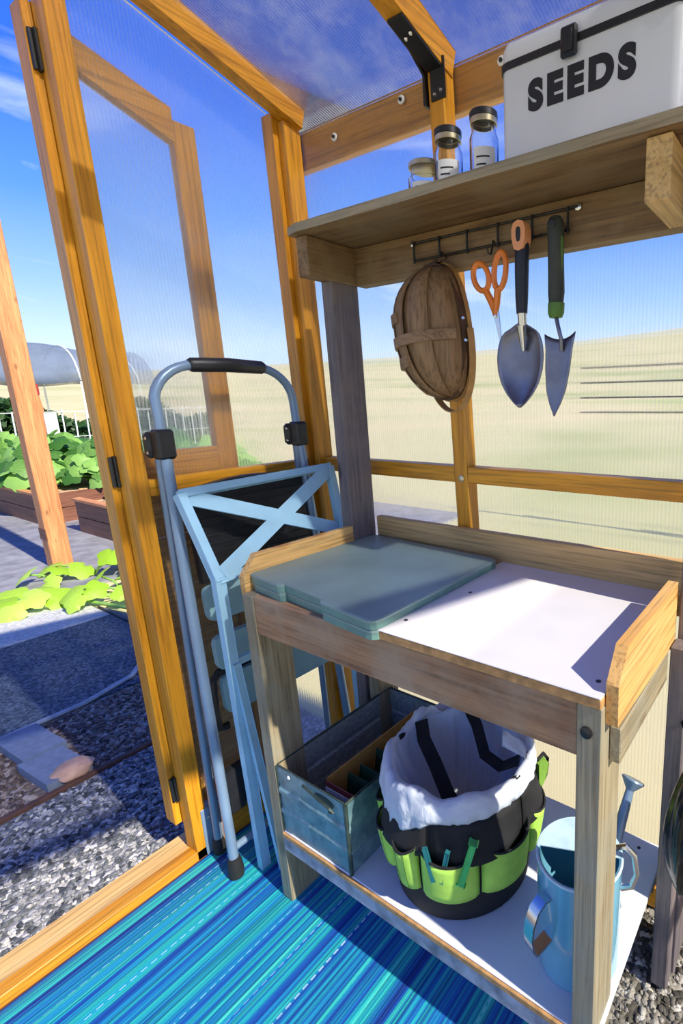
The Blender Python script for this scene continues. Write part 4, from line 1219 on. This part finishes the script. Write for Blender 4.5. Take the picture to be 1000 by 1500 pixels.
def blade(cx, zt, zb, hw, y, cup, taper, name, m, parent, shoulder=.85, lean=0.):
    """long concave blade pointing down; hw(t) half width along t 0 top..1 tip"""
    b = MB()
    def f(u, v):
        s_ = 2 * u - 1; w = hw(v)
        return (cx + s_ * w + lean * v, y + cup * (s_ * s_ - 1) * -1 * min(1, w / .05) - .004 * v, zt + (zb - zt) * v - shoulder * .012 * s_ * s_ * (1 - v) ** 3)
    b.grid(f, 12, 18)
    return b.build(name, m, parent, smooth=True, solid=.002)
import bisect
def interp(tab):
    xs_ = [p[0] for p in tab]
    def g(t):
        i = min(max(bisect.bisect(xs_, t) - 1, 0), len(tab) - 2)
        a, c = tab[i], tab[i + 1]; k = (t - a[0]) / (c[0] - a[0]); k = k * k * (3 - 2 * k) if False else k
        return a[1] + (c[1] - a[1]) * k
    return g
blade(.507, 1.402, 1.228, interp([(0, .018), (.05, .036), (.12, .047), (.25, .054), (.40, .0565), (.55, .0545), (.70, .047), (.82, .035), (.92, .020), (.97, .011), (1, .003)]), TY, .016, 0, 'blade', DARKSTEEL, tw)
MB().tube([(.512, TY - .006, 1.395), (.511, TY + .006, 1.345)], [.009, .004], 10).build('blade_rib', CHROME, tw, smooth='auto')

# ---- narrow transplanter
tp_ = thing('transplanter', 'narrow pointed steel transplanting trowel with a dark green handle on the right', 'trowel', (.59, HY - .02, 1.21))
MB().tube([(.5905, TY, 1.428), (.591, TY, 1.45), (.590, TY, 1.50), (.589, TY, 1.545), (.5885, TY, 1.575), (.588, TY, 1.585)], [.0145, .0165, .0158, .0160, .0168, .011], 14).build('grip', DKGREEN, tp_, smooth='auto')
MB().lathe([(.0085, 0), (.0085, .002), (.005, .003)], (.5885, TY - .0155, 1.571), 14, (0, -1, 0)).build('hanging_hole', INK, tp_)
MB().box(.602, .6052, TY - .007, TY + .003, 1.44, 1.55, bev=.002).build('grip_stripe', GREENP, tp_, label='olive green stripe along the grip')
MB().tube([(.5905, TY, 1.403), (.5905, TY, 1.412), (.591, TY, 1.43)], [.013, .0165, .0168], 14).build('collar', GREENP, tp_, smooth='auto', label='green collar below the grip')
MB().tube([(.591, TY, 1.404), (.597, TY - .004, 1.386), (.604, TY - .004, 1.362), (.602, TY + .002, 1.340)], .0042, 10).build('neck', DARKSTEEL, tp_, smooth='auto')
blade(.599, 1.362, 1.210, interp([(0, .034), (.04, .0335), (.15, .030), (.4, .0275), (.65, .0225), (.82, .014), (.93, .006), (1, .001)]), TY, .010, 0, 'blade', DARKSTEEL, tp_, shoulder=-1.0, lean=-.010)

# ================================================================== OUTDOORS (seen through the doorway)
ps = thing('timber_post', 'tall orange cedar post standing on the garden fabric outside the doorway', 'post', (-4.2, .87, GZ))
box('shaft', CEDAR['z'], ps, -4.30, -4.165, .80, .935, GZ, 3.4, bev=.006)
box('stripe_board', BEDW['x'], ps, -4.305, -4.160, .795, .80, .17, .27)  # thin dark strip painting in the shadow band across the post
# raised beds
def raised(x0, x1, y0, y1, h, label):
    t = thing('raised_bed', label, 'raised bed', ((x0 + x1) / 2, (y0 + y1) / 2, GZ), 'raised beds')
    for r_ in range(2):
        z0 = GZ + r_ * h / 2; z1 = z0 + h / 2 - .008
        box('plank', BEDW['x'], t, x0, x1, y0, y0 + .04, z0, z1)
        box('plank', BEDW['x'], t, x0, x1, y1 - .04, y1, z0, z1)
        box('plank', BEDW['y'], t, x0, x0 + .04, y0 + .041, y1 - .041, z0, z1)
        box('plank', BEDW['y'], t, x1 - .04, x1, y0 + .041, y1 - .041, z0, z1)
    box('soil', plain('straw_mulch', (.62, .38, .20), .9, var=.5, scale=18, bump=.6), t, x0 + .041, x1 - .041, y0 + .041, y1 - .041, GZ, GZ + h - .03)
    box('cap_board', CEDAR['x'], t, x0 - .02, x1 + .02, y0 - .02, y0 + .06, GZ + h - .006, GZ + h + .02)
    return t
raised(-8.95, -6.15, 1.32, 2.7, .34, 'long dark wooden raised bed of squash, left of the cedar post')
raised(-5.45, -2.9, 1.42, 2.7, .34, 'brown wooden raised bed with straw mulch, right of the cedar post')
# leaf mesh (lobed, cupped), shared by all plants
def leafmesh(name, m):
    n = 20; V = [(0, 0, .10)]; F = []
    for ring, k in ((.55, .06), (1.0, -.10)):
        for i in range(n):
            a = 2 * math.pi * i / n - math.pi / 2
            rr = 1 + .14 * math.cos(5 * (a + math.pi / 2)) - (.55 if i == 0 else 0) - (.12 if i in (1, n - 1) else 0)
            rr *= ring
            V.append((rr * math.cos(a), rr * math.sin(a), k + .05 * math.sin(5 * a) * ring))
    for i in range(n): F.append((0, 1 + i, 1 + (i + 1) % n))
    for i in range(n): F.append((1 + i, 1 + n + i, 1 + n + (i + 1) % n, 1 + (i + 1) % n))
    me = bpy.data.meshes.new(name); me.from_pydata(V, [], F); me.materials.append(m); me.update()
    me.polygons.foreach_set('use_smooth', [True] * len(me.polygons))
    return me
LM, LMY = leafmesh('leaf', LEAF), leafmesh('young_leaf', LEAFY)
stem_me = {}
def plant(name, label, group, x, y, z, n, h, spread, size, lm, seed, cat='plant', flat=0.):
    rnd = random.Random(seed)
    t = thing(name, label, cat, (x, y, z), group)
    for i in range(n):
        a = 2 * math.pi * (i * .381966 + rnd.uniform(-.05, .05)); rr = spread * (.25 + .75 * math.sqrt((i + .5) / n)) 
        hh = h * (1.05 - .85 * (rr / spread) ** 1.7) * rnd.uniform(.75, 1.1)
        px, py = rr * math.cos(a), rr * math.sin(a)
        o = bpy.data.objects.new('leaf', lm); link(o, t)
        o.location = (px, py, hh)
        s_ = size * rnd.uniform(.7, 1.15); o.scale = (s_, s_, s_)
        # facing outward and up, towards the light
        nrm = Vector((math.cos(a) * .6 + .35 + rnd.gauss(0, .35), math.sin(a) * .6 - .25 + rnd.gauss(0, .35), .85 + flat)).normalized()
        o.rotation_euler = (nrm.to_track_quat('Z', 'Y') @ Matrix.Rotation(rnd.uniform(0, 6.28), 3, 'Z').to_quaternion()).to_euler()
        me_ = MB().tube([(x, y, z), (x + px * .5, y + py * .5, z + hh * .75), (x + px, y + py, z + hh)], .008, 5)
        me_.build('stem', STEM, t, smooth=True)
    return t
sq = [(-8.55, 1.75, 'squash plant at the far end of the left raised bed'), (-7.75, 2.05, 'bushy squash plant in the middle of the left raised bed, seen left of the post'), (-7.05, 1.70, 'squash plant drooping over the front board of the left raised bed'), (-6.55, 2.20, 'squash plant at the near end of the left raised bed, right of the post'),
      (-5.0, 2.20, 'squash plant with large leaves at the left end of the mulched right raised bed'), (-4.3, 2.25, 'squash plant in the right raised bed, close to the door edge')]
for i, (x, y, lab) in enumerate(sq):
    plant('squash_plant', lab, 'squash plants in the raised beds', x, y, GZ + .31, 64, .66, .50, .13, LM, 100 + i)
pk = [(-3.80, .70, 'small lime green squash vine at the foot of the cedar post', 6, .13), (-3.25, .40, 'lime green squash leaves lying farthest left on the pale gravel', 7, .10), (-2.95, .84, 'largest lime green squash vine, beside the door edge', 12, .20), (-3.5, 1.10, 'squash vine growing up in front of the right raised bed', 9, .26)]
for i, (x, y, lab, n, hh) in enumerate(pk):
    plant('squash_vine', lab, 'young squash vines on the ground', x, y, GZ + .005, n, hh, .22 if n < 10 else .33, .092, LMY, 300 + i, flat=.3)
o = MB().tube([(-2.2, .66, GZ + .02), (-2.6, .70, GZ + .03), (-2.95, .62, GZ + .03), (-3.3, .45, GZ + .025)], .012, 6).build('vine_runner', STEM, None, smooth=True, origin=(-2.7, .65, GZ))
top(o, 'pale green vine runner lying along the pale gravel', 'vine')
# trellis with tall dark vines behind it, then the netting
TX = -9.8
tr_ = thing('wire_trellis', 'white wire trellis fence standing behind the squash beds', 'trellis', (TX, 3.0, GZ))
for k in range(30):
    y = .9 + k * .16
    MB().tube([(TX, y, GZ), (TX + .03 * math.sin(k), y + .02, 1.12 + .06 * math.sin(k * 2.7))], .013, 4).build('wire', WIRE, tr_)
for z in (.42, .70, 1.12):
    MB().tube([(TX + .02, .85, z), (TX + .02, 5.6, z + .02)], .007, 4).build('wire', WIRE, tr_)
def vines(y0, y1, x, h, n):
    rnd = random.Random(5); V, F = [], []
    for i in range(n):
        y = rnd.uniform(y0, y1); z = h * rnd.random() ** .7 * (.86 + .16 * math.sin(y * 3.3)); xx = rnd.gauss(0, .16)
        s_ = rnd.uniform(.035, .08); nrm = Vector((rnd.gauss(.5, .6), rnd.gauss(0, .6), rnd.gauss(.5, .5))).normalized()
        e1 = nrm.orthogonal().normalized(); e2 = nrm.cross(e1); c = Vector((xx, y - (y0 + y1) / 2, z)); k = len(V)
        V += [c + e1 * s_ * 1.4, c + e2 * s_ * .6, c - e1 * s_, c - e2 * s_ * .6]; F.append((k, k + 1, k + 2, k + 3))
    me = bpy.data.meshes.new('tall_vines'); me.from_pydata(V, [], F); me.materials.append(LEAFD); me.update()
    o = bpy.data.objects.new('tall_vines', me); o.location = (x, (y0 + y1) / 2, GZ); o['kind'] = 'stuff'; link(o)
    top(o, 'mass of dark green climbing vines growing on the white wire trellis', 'plant')
vines(.9, 5.6, TX - .75, 1.38, 13000)
stk = thing('red_topped_stake', 'slanting orange garden stake with a dark red cap behind the beds', 'stake', (-9.4, 2.5, GZ))
MB().tube([(-9.40, 2.56, GZ), (-9.40, 2.43, 1.42)], .040, 8).build('shaft', CEDAR['z'], stk)
MB().box(-9.45, -9.35, 2.36, 2.47, 1.40, 1.56).build('cap', REDCAP, stk)
box('white_tag', WIRE, stk, -9.36, -9.34, 2.46, 2.62, .72, 1.12, label='white tag board')
nt_ = thing('shade_net_tunnel', 'dark blue-grey shade net slung over hoops at the far side of the garden', 'shade net', (-13.5, 3.0, GZ))
def f(u, v):
    y = -.6 + 6.2 * u
    a = math.pi * (.04 + .92 * v)
    hump = .5 + .5 * abs(math.sin(math.pi * u * 2.0 + .5)) ** .6
    return (-13.6 + 1.1 * math.cos(a) * (1 + .03 * math.sin(u * 30)), y, 1.52 + .05 * math.sin(u * 17 + v * 5) + (.62 + .36 * hump) * math.sin(a) ** .8)
MB().grid(f, 48, 14).build('net', NETM, nt_, smooth=True, solid=.01)
for k in range(6):
    u = .06 + .176 * k
    MB().tube([Vector(f(u, j / 14)) + Vector((0, 0, .015)) for j in range(15)], .018, 6).build('hoop', WIRE, nt_, smooth=True)
    for v in (0, 1):
        p = f(u, v); MB().tube([(p[0], p[1], GZ), p], .022, 6).build('support', WIRE, nt_)
# fence beyond the back wall, its strands seen blurred through the ribs
fn = thing('wire_fence', 'dark four-strand fence in the dry field beyond the right of the back wall', 'fence', (.3, 4.2, GZ))
for x in (.25, 1.6):
    MB().tube([(x, 4.2, GZ - .3), (x, 4.2, 1.62)], .02, 6).build('fence_post', GREYW['z'], fn)
for z in (1.507, 1.366, 1.225, 1.086):
    MB().tube([(-1.0, 4.17, z), (1.7, 4.17, z)], .008, 6).build('strand', BLACKM, fn)
